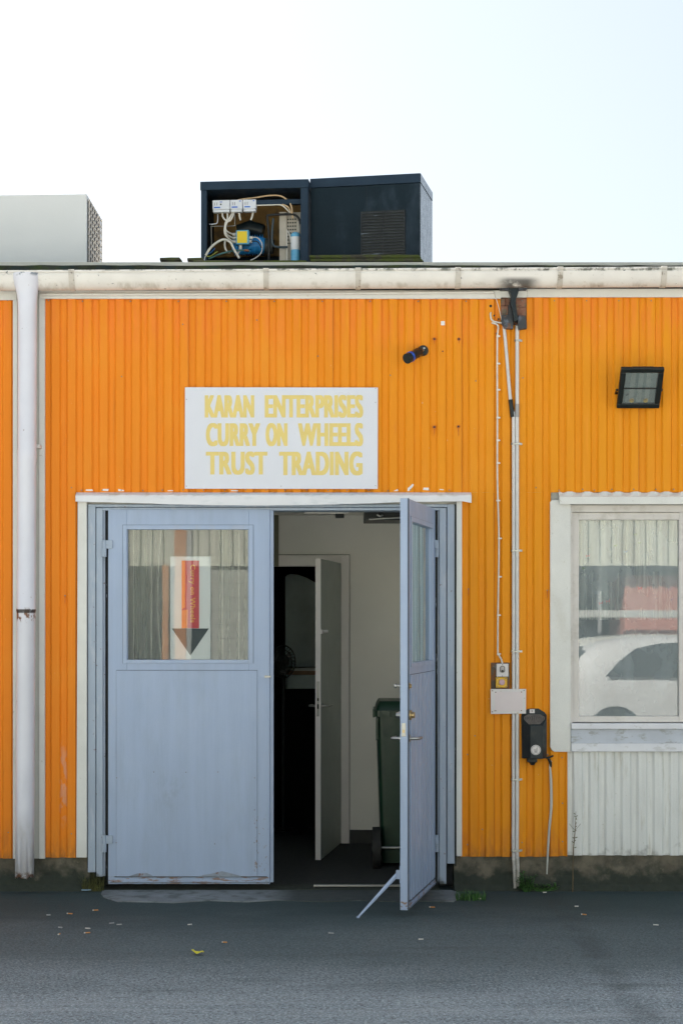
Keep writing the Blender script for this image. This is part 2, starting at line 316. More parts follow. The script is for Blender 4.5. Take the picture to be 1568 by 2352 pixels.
def asphalt():
    m = bpy.data.materials.new('asphalt'); m.use_nodes = True; N = NT(m); b = m.node_tree.nodes['Principled BSDF']
    c = N.mix(N.lin(N.noise(1.1, 5), .3, .7), (.162, .210, .226), (.240, .290, .306))
    c = N.mix(N.mul(N.ramp(N.noise(70, 4, off=1, rough=.7), .50, .60), .9), c, (.42, .47, .49))
    c = N.mix(N.mul(N.ramp(N.noise(85, 4, off=7, rough=.7), .50, .60), .9), c, (.085, .095, .105))
    c = N.mix(N.mul(N.ramp(N.noise(330, 2, off=5), .66, .72), .9), c, (.42, .40, .38))
    near = N.ramp(N.math('ADD', N.ax(1), N.lin(N.noise(2.2, 6, (.6, 1, 1), 4, .65), .3, .7, -.35, .35)), -2.0, -.4)     # damp, mossy run-off strip along the wall, deepened with painted-in shade
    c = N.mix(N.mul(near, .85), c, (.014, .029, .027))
    mid = N.ramp(N.math('ADD', N.ax(1), N.lin(N.noise(1.3, 5, (.3, 1, 1), 14), .3, .7, -.4, .4)), -3.5, -2.0)  # wider darkening towards the wall, shade painted into the colour
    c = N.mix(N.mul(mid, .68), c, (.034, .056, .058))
    c = N.mix(N.mul(N.ramp(N.noise(2.2, 6, (.35, 2, 1), 3, .75), .52, .68), .42), c, (.060, .075, .078))
    c = N.mix(N.mul(N.ramp(N.noise(5, 6, (1, 1, 1), 33, .8), .66, .74), .5), c, (.02, .026, .026))
    c = N.mix(N.mul(N.ramp(N.noise(1.6, 6, (.12, 2.4, 1), 83, .7), .50, .64), N.math('SUBTRACT', 1, N.ramp(N.ax(1), -3.9, -2.9)), .45), c, (.40, .43, .45))    # worn pale streaks where cars turn
    c = N.mix(N.mul(N.band(0, 1.35, .02, .10), N.ramp(N.noise(4, 5, off=91), .35, .6), .35), c, (.03, .04, .042))      # old seam running away from the wall
    N.put(b.inputs['Base Color'], c); b.inputs['Roughness'].default_value = .85; b.inputs['Specular IOR Level'].default_value = .3
    q = N.n('ShaderNodeBump'); q.inputs['Strength'].default_value = .9; q.inputs['Distance'].default_value = .004; N.put(q.inputs['Height'], N.noise(95, 4, off=1)); N.t.links.new(q.outputs[0], b.inputs['Normal'])
    return m
M['asphalt'] = asphalt()

def text_mesh(txt, x0, x1, z0, z1, off=.03, rot=0):
    cu = bpy.data.curves.new('t', 'FONT'); cu.body = txt; cu.size = 1; cu.offset = off; cu.extrude = 0; cu.resolution_u = 4; cu.space_character = 1.08
    o = bpy.data.objects.new('t', cu); S.collection.objects.link(o); bpy.context.view_layer.update()
    me = bpy.data.meshes.new_from_object(o.evaluated_get(bpy.context.evaluated_depsgraph_get()))
    vs = [v.co.copy() for v in me.vertices]; fs = [tuple(p.vertices) for p in me.polygons]
    bpy.data.objects.remove(o); bpy.data.curves.remove(cu)
    a0 = min(v.x for v in vs); a1 = max(v.x for v in vs); b0 = min(v.y for v in vs); b1 = max(v.y for v in vs)
    u = [((v.x-a0)/(a1-a0), (v.y-b0)/(b1-b0)) for v in vs]
    if rot: u = [(q, 1-p) for p, q in u]      # reads downwards
    return [(x0+p*(x1-x0), z0+q*(z1-z0)) for p, q in u], fs
def add_text(mb, txt, ax, ay, bx, by, y, off=.0, rot=0, fat=((0, 0),)):
    h = Z(ay, y)-Z(by, y); w_ = max(f[0] for f in fat)*h; v_ = max(f[1] for f in fat)*h
    pts, fs = text_mesh(txt, X(ax, y)+w_, X(bx, y)-w_, Z(by, y)+v_, Z(ay, y)-v_, off, rot)
    for k, (d, e) in enumerate(fat): mb.add([(p+d*h, y-.00012*k, q+e*h) for p, q in pts], fs)

# ------------------------------------------------------------ ground
g = MB(); g.add([(-60, -70, 0), (60, -70, 0), (60, 40, 0), (-60, 40, 0)], [(0, 1, 2, 3)])
struct(obj(g, 'ground', M['asphalt']))
yd_ = MB(); yd_.add([(-40, -18.9, .004), (40, -18.9, .004), (40, -5.4, .004), (-40, -5.4, .004)], [(0, 1, 2, 3)]); struct(obj(yd_, 'yard_bounce_sheet', mat('pale_bounce_sheet', (.40, .385, .36), .9, .12, 1.5, .4, 40)))  # out-of-view pale sheet added to bounce sunlight onto the facade
pad = MB(); pts = []
for px, py in [(236, 2047), (400, 2046), (600, 2047), (800, 2047), (1000, 2047), (1035, 2046), (1052, 2052), (1060, 2063), (1040, 2072), (1000, 2073), (960, 2071), (900, 2073), (820, 2071), (740, 2073), (640, 2070), (560, 2073), (480, 2071), (400, 2076), (330, 2073), (270, 2071), (240, 2064), (233, 2056)]:
    pts.append(G(px, py+random.uniform(-1.6, 1.6)) if py > 2050 else (X(px), -.005))
pad.slab(pts, -.02, .006)
struct(obj(pad, 'concrete_pad', M['concrete']))

# ------------------------------------------------------------ main building
B = thing('workshop_building', (0, 0, 0), 'low orange corrugated metal workshop building with a blue-grey double door', 'building')
PITCH, DEP = 36.9/350, .0155
def corr(mb, rects, y=0, pitch=PITCH, dep=DEP, phase=X(104), zs=.25, amp=0):
    prof = [(0, dep), (.30, dep), (.43, 0), (.88, 0), (1.0, dep)]
    for x0, x1, z0, z1 in rects:
        xs = []
        k = math.floor((x0-phase)/pitch)-1
        while phase+k*pitch < x1+pitch:
            for a, d in prof[:-1]:
                xs.append((phase+(k+a)*pitch, d))
            k += 1
        def dat(x):
            for i in range(len(xs)-1):
                if xs[i][0] <= x <= xs[i+1][0]: t = (x-xs[i][0])/(xs[i+1][0]-xs[i][0]+1e-9); return xs[i][1]*(1-t)+xs[i+1][1]*t
            return dep
        line = [(x0, dat(x0))]+[q for q in xs if x0+.001 < q[0] < x1-.001]+[(x1, dat(x1))]
        n = max(1, int((z1-z0)/zs)); zz = [z0+(z1-z0)*i/n for i in range(n+1)]
        vs = [(x+random.uniform(-.0012, .0012)*(0 < j < len(line)-1), y+d+math.sin(z*2.3+x*1.1)*.0015, z+(random.uniform(-.0008, .0008) if i == 0 else 0)) for i, z in enumerate(zz) for j, (x, d) in enumerate(line)]
        L = len(line); mb.add(vs, [(i*L+j, i*L+j+1, (i+1)*L+j+1, (i+1)*L+j) for i in range(n) for j in range(L-1)])
XL, XR = -5.2, 6.2
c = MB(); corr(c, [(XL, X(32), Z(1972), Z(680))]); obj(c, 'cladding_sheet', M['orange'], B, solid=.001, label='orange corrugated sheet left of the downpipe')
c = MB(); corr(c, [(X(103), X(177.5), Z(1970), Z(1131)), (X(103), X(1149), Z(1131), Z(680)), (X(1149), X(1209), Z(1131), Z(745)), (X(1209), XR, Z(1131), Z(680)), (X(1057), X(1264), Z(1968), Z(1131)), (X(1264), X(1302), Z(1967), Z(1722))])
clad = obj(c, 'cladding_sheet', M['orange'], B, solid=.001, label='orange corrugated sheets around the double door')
c = MB(); corr(c, [(X(1302), XR, Z(1965), Z(1722))], phase=X(1302)); obj(c, 'lower_cladding', M['white_corr'], B, solid=.001, label='off-white corrugated sheet below the window')
# backing walls with the door and window openings left out
b = MB(); WT = .22
dx0, dx1, dz1 = X(202), X(1046), Z(1158)
wx0, wx1, wz0, wz1 = X(1311), X(1311)+2.05, Z(1661), Z(1169)
b.box(XL, dx0, .03, WT, .1, Z(600)); b.box(dx0, dx1, .03, WT, dz1, Z(600)); b.box(dx1, wx0, .03, WT, .1, Z(600))
b.box(wx0, wx1, .03, WT, .1, wz0); b.box(wx0, wx1, .03, WT, wz1, Z(600)); b.box(wx1, XR, .03, WT, .1, Z(600))
b.box(XL, XL+.2, WT, 9, .0, Z(600)); b.box(XR-.2, XR, WT, 9, 0, Z(600)); b.box(XL, XR, 8.8, 9, 0, Z(600))
obj(b, 'masonry_wall', M['trim_shade'], B)
p = MB()
for x0, x1 in ((XL, dx0+.01), (dx1-.01, XR)):
    n = int((x1-x0)/.06); top = Z(1962)
    rs = []
    for i in range(n+1):
        x = x0+(x1-x0)*i/n; j = random.uniform(-.003, .003)
        rs.append([(x, .019, top), (x, .018+j, .10), (x, .006+random.uniform(-.006, .003), .04), (x, -.03+random.uniform(-.02, .01), -.01), (x, .2, -.02), (x, .2, top)])
    p.rings(rs, True, False)
obj(p, 'plinth', M['plinth'], B)
# roof: felt edge, shallow slope hidden behind it
r = MB(); ze = Z(608, -.075)
RX0, RX1, RY0, RY1 = -1.70, -1.02, 1.15, 2.30          # opening added to let daylight down into the lobby
def rzz(y): return ze+.168*(y+.06)
xs_ = [XL-.1+(XR-XL+.2)*k/90 for k in range(91)]; rs = []
for x in xs_:
    j = random.uniform(-.004, .004)
    rs.append([(x, -.075+j*.5, ze-.05), (x, -.075+j, ze-.004+j), (x, -.062, ze+j*.5), (x, RY0, rzz(RY0)), (x, RY0, rzz(RY0)-.06), (x, -.05, ze-.06)])
r.rings(rs, True, False)
def rslab(x0, x1): r.rings([[(x, RY0+.0005, rzz(RY0)), (x, RY1, rzz(RY1)), (x, RY1, rzz(RY1)-.06), (x, RY0+.0005, rzz(RY0)-.06)] for x in (x0, x1)], True, False)
rslab(XL-.1, RX0); rslab(RX1, XR+.1)
r.rings([[(x, RY1+.0005, rzz(RY1)), (x, 5, rzz(5)), (x, 9.1, ze), (x, 9.1, ze-.06), (x, 5, rzz(5)-.06), (x, RY1+.0005, rzz(RY1)-.06)] for x in (XL-.1, XR+.1)], True, False)
roof = obj(r, 'roof', M['roof'], B)
gb = MB()
for x in (XL+.01, XR-.21):
    gb = MB(); gb.prism([(0, 0)]*0 or [(WT, Z(600)-.1), (5, rzz(5)-.07), (8.8, ze-.07), (8.8, Z(600)-.2), (WT, Z(600)-.2)], 0, .2, Matrix.Translation((x+.2, 0, 0)) @ Matrix.Rotation(R(90), 4, 'Z')); obj(gb, 'gable_wall', M['trim_shade'], B)
e = MB(); e.box(XL, XR, -.004, .02, Z(669), ze-.03); obj(e, 'eaves_shade_board', M['shade_board'], B)  # near-black board paints in the shade between gutter and fascia
f = MB()
f.box(X(92), X(1149), -.016, .0, Z(687), Z(668)); f.box(X(1209), XR, -.016, 0, Z(683.5), Z(664)); f.box(XL, X(40), -.016, 0, Z(690), Z(669)); f.box(X(1149), X(1209), -.014, 0, Z(684), Z(667))
fas = obj(f, 'fascia_strip', M['trim'], B, bevel=.002)
f = MB(); f.pbox(88, 1e-9+668, 92, 690, -.02, 0) if False else None
# gutter (falls a little to the left)
gt = MB(); GY, GR, GH = -.095, .070, .106
def gz(x): return Z(624.5, GY-GR)+(x-X(100))*(8.0/350/4.2)
prof = [(math.cos(a), math.sin(a)) for a in [math.pi+math.pi*k/14 for k in range(15)]]
def gsec(x, r, yo=0):
    o = [(x, GY+r*c_, gz(x)-.002+GH*s_) for c_, s_ in prof]; i_ = [(x, GY+(r-.004)*c_, gz(x)+(GH-.004)*s_) for c_, s_ in prof[::-1]]
    return o+i_
rs = [gsec(XL-.1+(XR-XL+.2)*k/40, GR) for k in range(41)]
gt.rings(rs, True, True)
gt.tube([(XL-.1, GY-GR+.002, gz(XL-.1)+.003), (XR+.1, GY-GR+.002, gz(XR+.1)+.003)], .0085, 10)
gut = obj(gt, 'gutter', M['gutter'], B)
for px in (-90, 168, 612, 822, 1050, 1283, 1520, 1760):
    q = MB(); x = X(px, GY); rs = [[(xx, GY+(GR+.008)*c_, gz(xx)+.004+(GH+.011)*s_) for c_, s_ in prof]+[(xx, GY+(GR+.0005)*c_, gz(xx)+.002+(GH+.003)*s_) for c_, s_ in prof[::-1]] for xx in (x-.017, x+.017)]
    q.rings(rs, True, True); q.tube([(x-.018, GY-GR+.001, gz(x)+.004), (x+.018, GY-GR+.001, gz(x)+.004)], .012, 10)
    obj(q, 'gutter_collar', M['collar'], gut)
# downpipe and the pale corner it stands in
d = MB(); rs = []; DY = -.135
nn = 28
def ring(px, py, r, jag=0): 
    cx, cz = X(px, DY), Z(py, DY); return [(cx+r*math.cos(2*math.pi*k/nn), DY+r*math.sin(2*math.pi*k/nn)*(1 if r < .065 else .8), cz+(random.uniform(-jag, jag))) for k in range(nn)]
for px, py, r_ in ((61, 629, .089), (61, 640, .087), (62, 655, .079), (63, 672, .069), (63.5, 690, .0625), (63.5, 715, .061), (62.6, 1034, .0605), (62.6, 1036, .062), (62.4, 1060, .062), (62, 1062, .0605), (60.6, 1396, .0605), (60.6, 1398, .0635), (60.6, 1403, .0635), (60.5, 1406, .0605), (58, 1850, .0605)): rs.append(ring(px, py, r_))
rs.append(ring(57, 2014, .061, .012)); lastring = rs[-1]
rs.append([(X(57, DY)+(x-X(57, DY))*.95, DY+(y-DY)*.95, z) for x, y, z in lastring]); rs.append([(X(57, DY)+(x-X(57, DY))*.95, DY+(y-DY)*.95, z+.3) for x, y, z in lastring])
d.rings(rs, False)
dp = obj(d, 'downpipe', M['pipe'], B)
q = MB(); q.box(X(80), X(98), -.10, -.085, Z(1032), Z(1024)); q.box(X(92), X(98), -.09, -.01, Z(1032), Z(1024)); obj(q, 'pipe_strap', M['trim'], dp, bevel=.002)
t = MB(); t.box(X(91), X(104), -.012, .022, Z(1972), Z(668)); t.box(X(31), X(41), -.012, .022, Z(1972), Z(690))
obj(t, 'corner_trim', M['trim'], B, bevel=.002)
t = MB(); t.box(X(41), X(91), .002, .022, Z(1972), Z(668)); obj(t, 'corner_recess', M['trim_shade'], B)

# door surround
t = MB(); t.prism([(X(180), Z(1150)), (X(200.5), Z(1150)), (X(200.5), Z(1969)), (X(176.5), Z(1969))], -.016, .022); obj(t, 'door_trim', M['trim'], B, bevel=.002)
t = MB(); t.box(X(1047.5), X(1060), -.016, .022, Z(1966), Z(1150)); obj(t, 'door_trim', M['trim'], B, bevel=.002)
fl = MB(); n = 46; rs = []
for i in range(n+1):
    px = 174+(1082-174)*i/n; x = X(px, -.05); t_ = (px-174)/(1082-174)
    zb = Z(1152+9*math.sin(math.pi*min(1, t_*1.1))**1.3+random.uniform(-.5, .5), -.05)
    if i == n: zb = Z(1155, -.05)
    zt = Z(1138, -.05)+random.uniform(-.0015, .0015)
    rs.append([(x, -.05, zb), (x, -.052, zt), (x, -.040, zt+.008), (x, -.004, Z(1131)), (x, .006, Z(1131)-.004), (x, -.036, zt), (x, -.047, zb+.002)])
fl.rings(rs, True, False); obj(fl, 'lintel_flashing', M['flash'], B)
j = MB()
def pj(ax, bx, y0, y1, ta, ba): j.box(X(ax), X(bx), y0, y1, Z(ta), Z(ba))
pj(202, 219.5, .006, .20, 1158, 2004); pj(221, 236, .012, .20, 1166, 2014); pj(236, 240.5, .03, .2, 1170, 2014)
pj(1026.5, 1043.5, .006, .20, 1158, 1984); pj(1009, 1024.5, .012, .20, 1166, 2031); pj(1005, 1009, .03, .2, 1170, 2028)
pj(219.5, 1026.5, .008, .20, 1158, 1164.5)
pj(236, 1009, .014, .20, 1165.5, 1172)
jam = obj(j, 'door_frame', M['blue_jamb'], B, bevel=.0025)
j = MB(); 
for a_ in ((240.5, 251, .055, .2, 1172, 2030), (996, 1005, .055, .2, 1172, 2030), (219.5, 221, .03, .15, 1164, 2004), (1024.5, 1026.5, .03, .15, 1164, 1990), (200.5, 202, .01, .1, 1158, 1995), (1043.5, 1047.5, .01, .1, 1158, 1990)):
    j = MB(); pj(*a_); obj(j, 'frame_gap', M['gap_black'], jam)
th = MB(); th.box(X(240), X(1010), .0, WT, -.01, Z(2043)); obj(th, 'threshold', M['plinth'], B)
th = MB(); th.box(X(720, .1), X(930, .1), .085, .115, .012, .026); obj(th, 'threshold_strip', M['steel'], B, bevel=.003)

# ---- door leaves, hinge at the local origin, u runs away from the hinge
LW, LT = 1.062, .045
zb, zt = Z(2031), Z(1170)
def leaf(sgn, hx, hy, ang, label):
    def bx(mb, u0, u1, y0, y1, z0, z1): mb.box(sgn*u0, sgn*u1, y0, y1, z0, z1)
    U = lambda px: (px-247)/350
    body = MB(); g0, g1, gb, gt_ = U(290), U(570), Z(1515.5), Z(1216)
    bx(body, 0, g0, 0, LT, zb, zt); bx(body, g1, LW, 0, LT, zb, zt); bx(body, g0, g1, 0, LT, gt_, zt); bx(body, g0, g1, 0, LT, zb, gb)
    o = obj(body, 'door', M['blue_door'], B, local=True, bevel=.003, label=label)
    o.location = (hx, hy, 0); o.rotation_euler = (0, 0, ang); ORG[o] = Vector((0, 0, 0))
    f = MB(); a0, a1, b0, b1 = U(281), U(580), Z(1524), Z(1206)   # glazing bead
    for q in ((a0, g0, b0, b1), (g1, a1, b0, b1), (g0, g1, gt_, b1), (g0, g1, b0, gb)): bx(f, q[0], q[1], -.006, 0, q[2], q[3])
    bx(f, g0-.004, g0+.006, .016, .030, gb, gt_); bx(f, g1-.006, g1+.004, .016, .030, gb, gt_)
    obj(f, 'glazing_bead', M['blue'], o, local=True, bevel=.0015)
    f = MB(); e = .0022     # dark shadow joints around bead and panel
    for q in ((a0-e, a0, b0, b1), (a1, a1+e, b0, b1), (a0-e, a1+e, b1, b1+e), (U(266), U(590), Z(1540), Z(1539)), (U(266)-e*.6, U(266), Z(2013), Z(1540)), (U(589), U(589)+e*.6, Z(2013), Z(1540)), (U(262), U(612), Z(2014.5), Z(2013)), (U(252), U(618), Z(2027), Z(2026))): bx(f, q[0], q[1], -.0012 if q[3] > 1.4 else -.0092, 0.001, q[2], q[3])
    obj(f, 'joint_line', M['groove'], o, local=True)
    pn = MB(); p0, p1, q0, q1 = U(266), U(589), Z(2013), Z(1540.5)
    if sgn > 0:
        bx(pn, p0, p1, -.005, 0, q0, q1)
    else:
        nb = 18
        for i in range(nb):
            u0 = p0+(p1-p0)*i/nb; u1 = p0+(p1-p0)*(i+1)/nb-.003
            bx(pn, u0, u1, -.0045-.003*(i % 2), 0.0, q0, q1)
    obj(pn, 'lower_panel', M['blue_door'], o, local=True, bevel=.0008)
    kb = MB(); bx(kb, U(262), U(612), -.008, 0, zb+.006, Z(2017))
    for k in range(1 if sgn > 0 else 0):
        pass
    obj(kb, 'kick_rail', M['blue_door'], o, local=True, bevel=.002)
    pane = MB(); bx(pane, g0, g1, .021, .0235, gb, gt_)
    pm = MB(); pm.add([(sgn*g0, .022, gb), (sgn*g1, .022, gb), (sgn*g1, .022, gt_), (sgn*g0, .022, gt_)], [(0, 1, 2, 3)] if sgn > 0 else [(3, 2, 1, 0)]); obj(pm, 'pane', M['glass'] if sgn > 0 else M['glass_side'], o, local=True, keep=True)
    for zc in (Z(1260), Z(1938)):
        h = MB(); bx(h, -.030, .030, -.012, -.001, zc, zc+.055); h.cyl((sgn*-.024, -.006, zc-.055), .014, .11, 'z', 14); bx(h, -.040, -.010, -.016, 0, zc-.055, zc-.002)
        obj(h, 'hinge', M['blue_jamb'], o, local=True, bevel=.002)
    return o, bx, U
lo, bx, U = leaf(1, X(248.5), .006, 0, 'closed blue-grey left door leaf with a rusty bottom edge')
s_ = MB()
for px, py in ((497, 1773), (625-0, 1773), (752, 1773)): pass
for zx, zy in ((642, 742), (888, 744), (1132, 742), (358, 787), (1412, 787), (1412, 1032), (1410, 1283), (1108, 1292), (355, 1283)):
    s_ = MB(); s_.cyl(((.3003*zx+160.8-248.5)/350, -.0075, Z(.3003*zy+1550.3)), .0035, .004, 'y', 8); obj(s_, 'rivet', M['screw'], lo, local=True)
s_ = MB(); s_.cyl((LW-.028, -.014, Z(1554)), .009, .016, 'y', 14); s_.box(LW-.02, LW+.006, -.010, .0, Z(1556), Z(1552)); obj(s_, 'bolt', M['steel'], lo, local=True)
s_ = MB()    # peeled, dented skin along the foot
s_.prism([(U(453), Z(2013)), (U(470), Z(2009)), (U(488), Z(2006)), (U(508), Z(2001)), (U(522), Z(2004)), (U(536), Z(2008)), (U(552), Z(2012)), (U(552), Z(2014))], -.013, -.005)
obj(s_, 'dented_flap', M['dented'], lo, local=True); s_ = MB()
s_.prism([(U(293), Z(2013)), (U(315), Z(2006)), (U(335), Z(2005)), (U(345), Z(2009)), (U(352), Z(2013))], -.012, -.005)
obj(s_, 'dented_flap', M['dented'], lo, local=True)
#obj(s_, 'dented_flap', mat('dented_rust', (.24, .28, .33), .7, .3, 14, .6, 40, layers=[(RUST, stain(20, .56, .64, .8))]), lo, local=True)
s_ = MB(); s_.box(LW-.002, LW+.022, .012, LT+.012, zb+.01, zt-.004); s_.box(LW-.010, LW-.002, -.006, .012, zb, zt); obj(s_, 'closing_edge', M['blue'], lo, local=True, bevel=.002)

ANG = R(78)
ro, bx, U = leaf(-1, X(999), -.006, ANG, 'open right door leaf swung out towards the yard')
def edge_piece(u, y0, y1, z0, z1, mat_, nm, bev=.001):
    q = MB(); q.box(-(LW+.0035), -(LW-.002), y0, y1, z0, z1); obj(q, nm, mat_, ro, local=True, bevel=bev)
edge_piece(0, .010, .036, Z(1668), Z(1640), M['steel'], 'lock_plate')
q = MB(); q.box(-(LW+.008), -(LW-.002), .017, .029, Z(1660), Z(1654)); obj(q, 'latch', M['brass'], ro, local=True)
q = MB(); zc = Z(1673)
for s2, y0 in ((-1, 0), (1, LT)):
    q.cyl((-(LW-.045), y0, zc), .024, .008*s2, 'y', 18); q.tube([(-(LW-.045), y0, zc), (-(LW-.045), y0+.05*s2, zc), (-(LW-.06), y0+.058*s2, zc), (-(LW-.165), y0+.055*s2, zc-.002)], .0095, 10)
obj(q, 'handle', M['steel'], ro, local=True)
q = MB(); q.cyl((-(LW-.045), -.004, Z(1624)), .030, -.012, 'y', 20); q.cyl((-(LW-.045), -.016, Z(1624)), .018, -.02, 'y', 16); obj(q, 'lock_cylinder', M['brass'], ro, local=True)
q = MB(); q.cyl((-(LW-.045), LT, Z(1624)), .026, .03, 'y', 18, .016); obj(q, 'lock_cylinder', M['steel'], ro, local=True)
q = MB(); q.box(-(LW-.018), -(LW-.075), -.004, 0, Z(1570), Z(1556)); q.cyl((-(LW-.045), -.004, Z(1563)), .012, -.012, 'y', 14); obj(q, 'upper_lock', M['brass'], ro, local=True, bevel=.001)
q = MB(); q.cyl((-(LW-.045), LT, Z(1563)), .008, .035, 'y', 10); q.cyl((-(LW-.045), LT+.03, Z(1563)), .014, .012, 'y', 14); obj(q, 'bolt', M['steel'], ro, local=True)
# folding prop leg on the inner side, foot on the ground
q = MB(); mi = ro.matrix_basis.inverted() if False else None
Mr = Matrix.Translation((X(999), -.006, 0)) @ Matrix.Rotation(ANG, 4, 'Z'); Mi = Mr.inverted()
foot = Vector((X(822, -1.08), -1.08, .008)); top = Vector((X(912, -.98), -.985, Z(2008, -.98)))
a = Mi @ top; b2 = Mi @ foot; q.tube([a, a.lerp(b2, .12), b2], [.013, .014, .007], 6); q.tube([b2+Vector((0, 0, -.004)), b2+Vector((0, 0, .006))], .010, 8)
q.prism([(a.x-.03, a.z+.055), (a.x+.02, a.z+.05), (a.x+.018, a.z-.045), (a.x-.03, a.z-.05)], LT, LT+.006); q.box(a.x-.016, a.x+.014, LT, max(a.y, LT+.02)+.006, a.z-.026, a.z+.026)
obj(q, 'prop_leg', M['blue'], ro, local=True, bevel=.001)
q = MB(); q.box(-(LW-.006), -(LW-.012), -.0075, 0, zb, zt); obj(q, 'edge_strip', M['groove'], ro, local=True)

# ------------------------------------------------------------ inside: lobby, back wall, inner doorway, dark room
BY = 2.4; lx0, lx1 = -1.75, 1.18; ch = Z(1184, BY)
i = MB()
ox0, ox1, oz = X(600, BY), X(784, BY), Z(1301, BY)
i.box(lx0, ox0, BY, BY+.1, 0, ch+.3); i.box(ox1, lx1, BY, BY+.1, 0, ch+.3); i.box(ox0, ox1, BY, BY+.1, oz, ch+.3)
i.box(lx1, lx1+.08, WT+.002, BY+.1, 0, ch+.3); i.box(lx0-.08, lx0, WT+.002, BY+.1, 0, ch+.3)
obj(i, 'interior_wall', M['wall_in'], B)
i = MB(); i.box(lx0, RX0, WT+.002, BY, ch, ch+.05); i.box(RX1, lx1, WT+.002, BY, ch, ch+.05); i.box(RX0, RX1, WT+.002, RY0, ch, ch+.05); i.box(RX0, RX1, RY1, BY, ch, ch+.05); obj(i, 'lobby_ceiling', M['wall_in'], B)
i = MB(); zt_ = rzz(RY1)+.0
for a_ in ((RX0-.02, RX0, RY0-.02, RY1+.02), (RX1, RX1+.02, RY0-.02, RY1+.02), (RX0, RX1, RY0-.02, RY0), (RX0, RX1, RY1, RY1+.02)): i.box(*a_, ch+.05, rzz(RY0)-.065)
obj(i, 'added_light_shaft', M['wall_in'], B)  # white shaft added to bring daylight onto the lobby's back wall
i = MB(); i.add([(RX0, RY0, ch+.02), (RX1, RY0, ch+.02), (RX1, RY1, ch+.02), (RX0, RY1, ch+.02)], [(0, 1, 2, 3)]); obj(i, 'added_light_pane', M['glass'], B)
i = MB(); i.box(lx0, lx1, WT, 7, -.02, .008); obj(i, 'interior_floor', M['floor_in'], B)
i = MB(); i.box(X(803, BY), lx1, BY-.012, BY, .008, Z(1906, BY)); obj(i, 'skirting', M['skirt'], B)
i = MB(); a0, a1 = X(783, BY), X(802, BY)
i.box(a0, a1, BY-.02, BY+.10, .01, Z(1275, BY)); i.box(X(598, BY), a0, BY-.02, BY+.10, Z(1301, BY), Z(1275, BY)); i.box(X(578, BY), X(598, BY), BY-.02, BY+.1, .01, Z(1275, BY))
obj(i, 'inner_door_frame', M['frame_in'], B, bevel=.003)
i = MB(); i.box(a1, a1+.004, BY-.021, BY-.001, .01, Z(1273.6, BY)); i.box(X(580, BY), a1, BY-.021, BY-.001, Z(1275, BY), Z(1273.6, BY)); obj(i, 'frame_shadow_joint', mat('frame_joint', (.2, .2, .18), .8), B)
i = MB(); i.box(X(628, BY), X(640, BY), BY-.06, BY-.021, Z(1301, BY), ch); obj(i, 'pipe_casing', mat('olive_board', (.16, .16, .11), .7), B)
# inner door leaf: hinge on the right, opened towards us
ex, ed = X(736.6, 1.38), 1.38; hx, hy = X(783, BY), BY-.02
dirv = Vector((ex-hx, ed-hy, 0)); L = dirv.length; angd = math.atan2(dirv.y, dirv.x)
i = MB(); i.box(0, L, -.04, 0, .015, Z(1290, 2.0)-.0); idr = obj(i, 'inner_door', M['door_in'], B, local=True, bevel=.002); idr.location = (hx, hy, 0); idr.rotation_euler = (0, 0, angd); ORG[idr] = Vector((0, 0, 0))
i = MB(); i.box(L, L+.003, -.040, 0, .015, Z(1290, 2.0)); obj(i, 'door_edge', M['frame_in'], idr, local=True)
zh = Z(1622, 1.4)
i = MB()
for s2, y0 in ((-1, -.04), (1, 0)):
    i.cyl((L-.06, y0, zh), .022, .006*s2, 'y', 16); i.tube([(L-.06, y0, zh), (L-.06, y0+.05*s2, zh), (L-.075, y0+.056*s2, zh), (L-.18, y0+.054*s2, zh)], .0085, 10)
obj(i, 'handle', M['steel'], idr, local=True)
i = MB(); i.box(L+.003, L+.006, -.03, -.01, Z(1645, 1.4), Z(1565, 1.4)); obj(i, 'lock_plate', M['steel'], idr, local=True)
i = MB(); i.box(L+.006, L+.0075, -.026, -.014, Z(1628, 1.4), Z(1617, 1.4)); obj(i, 'strike_hole', M['black'], idr, local=True)
i = MB(); i.box(L+.006, L+.0075, -.026, -.014, Z(1610, 1.4), Z(1603, 1.4)); obj(i, 'strike_hole', M['black'], idr, local=True)
i = MB(); i.cyl((L-.05, 0, Z(1450, 1.4)), .012, .045, 'y', 10); i.box(L-.07, L-.0, 0, .012, Z(1456, 1.4), Z(1446, 1.4)); obj(i, 'hook', M['chip'], idr, local=True)
i = MB(); i.box(L-.09, L-.03, -.046, -.04, Z(1592, 1.4), Z(1584, 1.4)); obj(i, 'tag', M['chip'], idr, local=True)
# ceiling hatch with dangling fittings above the open leaf
i = MB(); i.box(X(836, .4), X(940, .4), .36, .8, Z(1195, .4), Z(1170, .4)); obj(i, 'door_closer_box', M['black'], B, bevel=.004)
i = MB(); i.tube([P(847, 1193, .34), P(880, 1191, .33), P(920, 1189, .33)], .007, 8); i.tube([P(866, 1182, .34), P(872, 1186, .33), P(878, 1183, .34)], .008, 8); obj(i, 'head_fitting', M['steel'], B)
i = MB(); i.box(X(770, .5), X(790, .5), .5, .56, Z(1189, .5), Z(1180, .5)); obj(i, 'ceiling_clip', M['black'], B)
i = MB(); i.box(X(700, .3), X(800, .3), .28, .30, Z(1180, .3), Z(1177, .3)); obj(i, 'head_fitting', M['steel'], B)
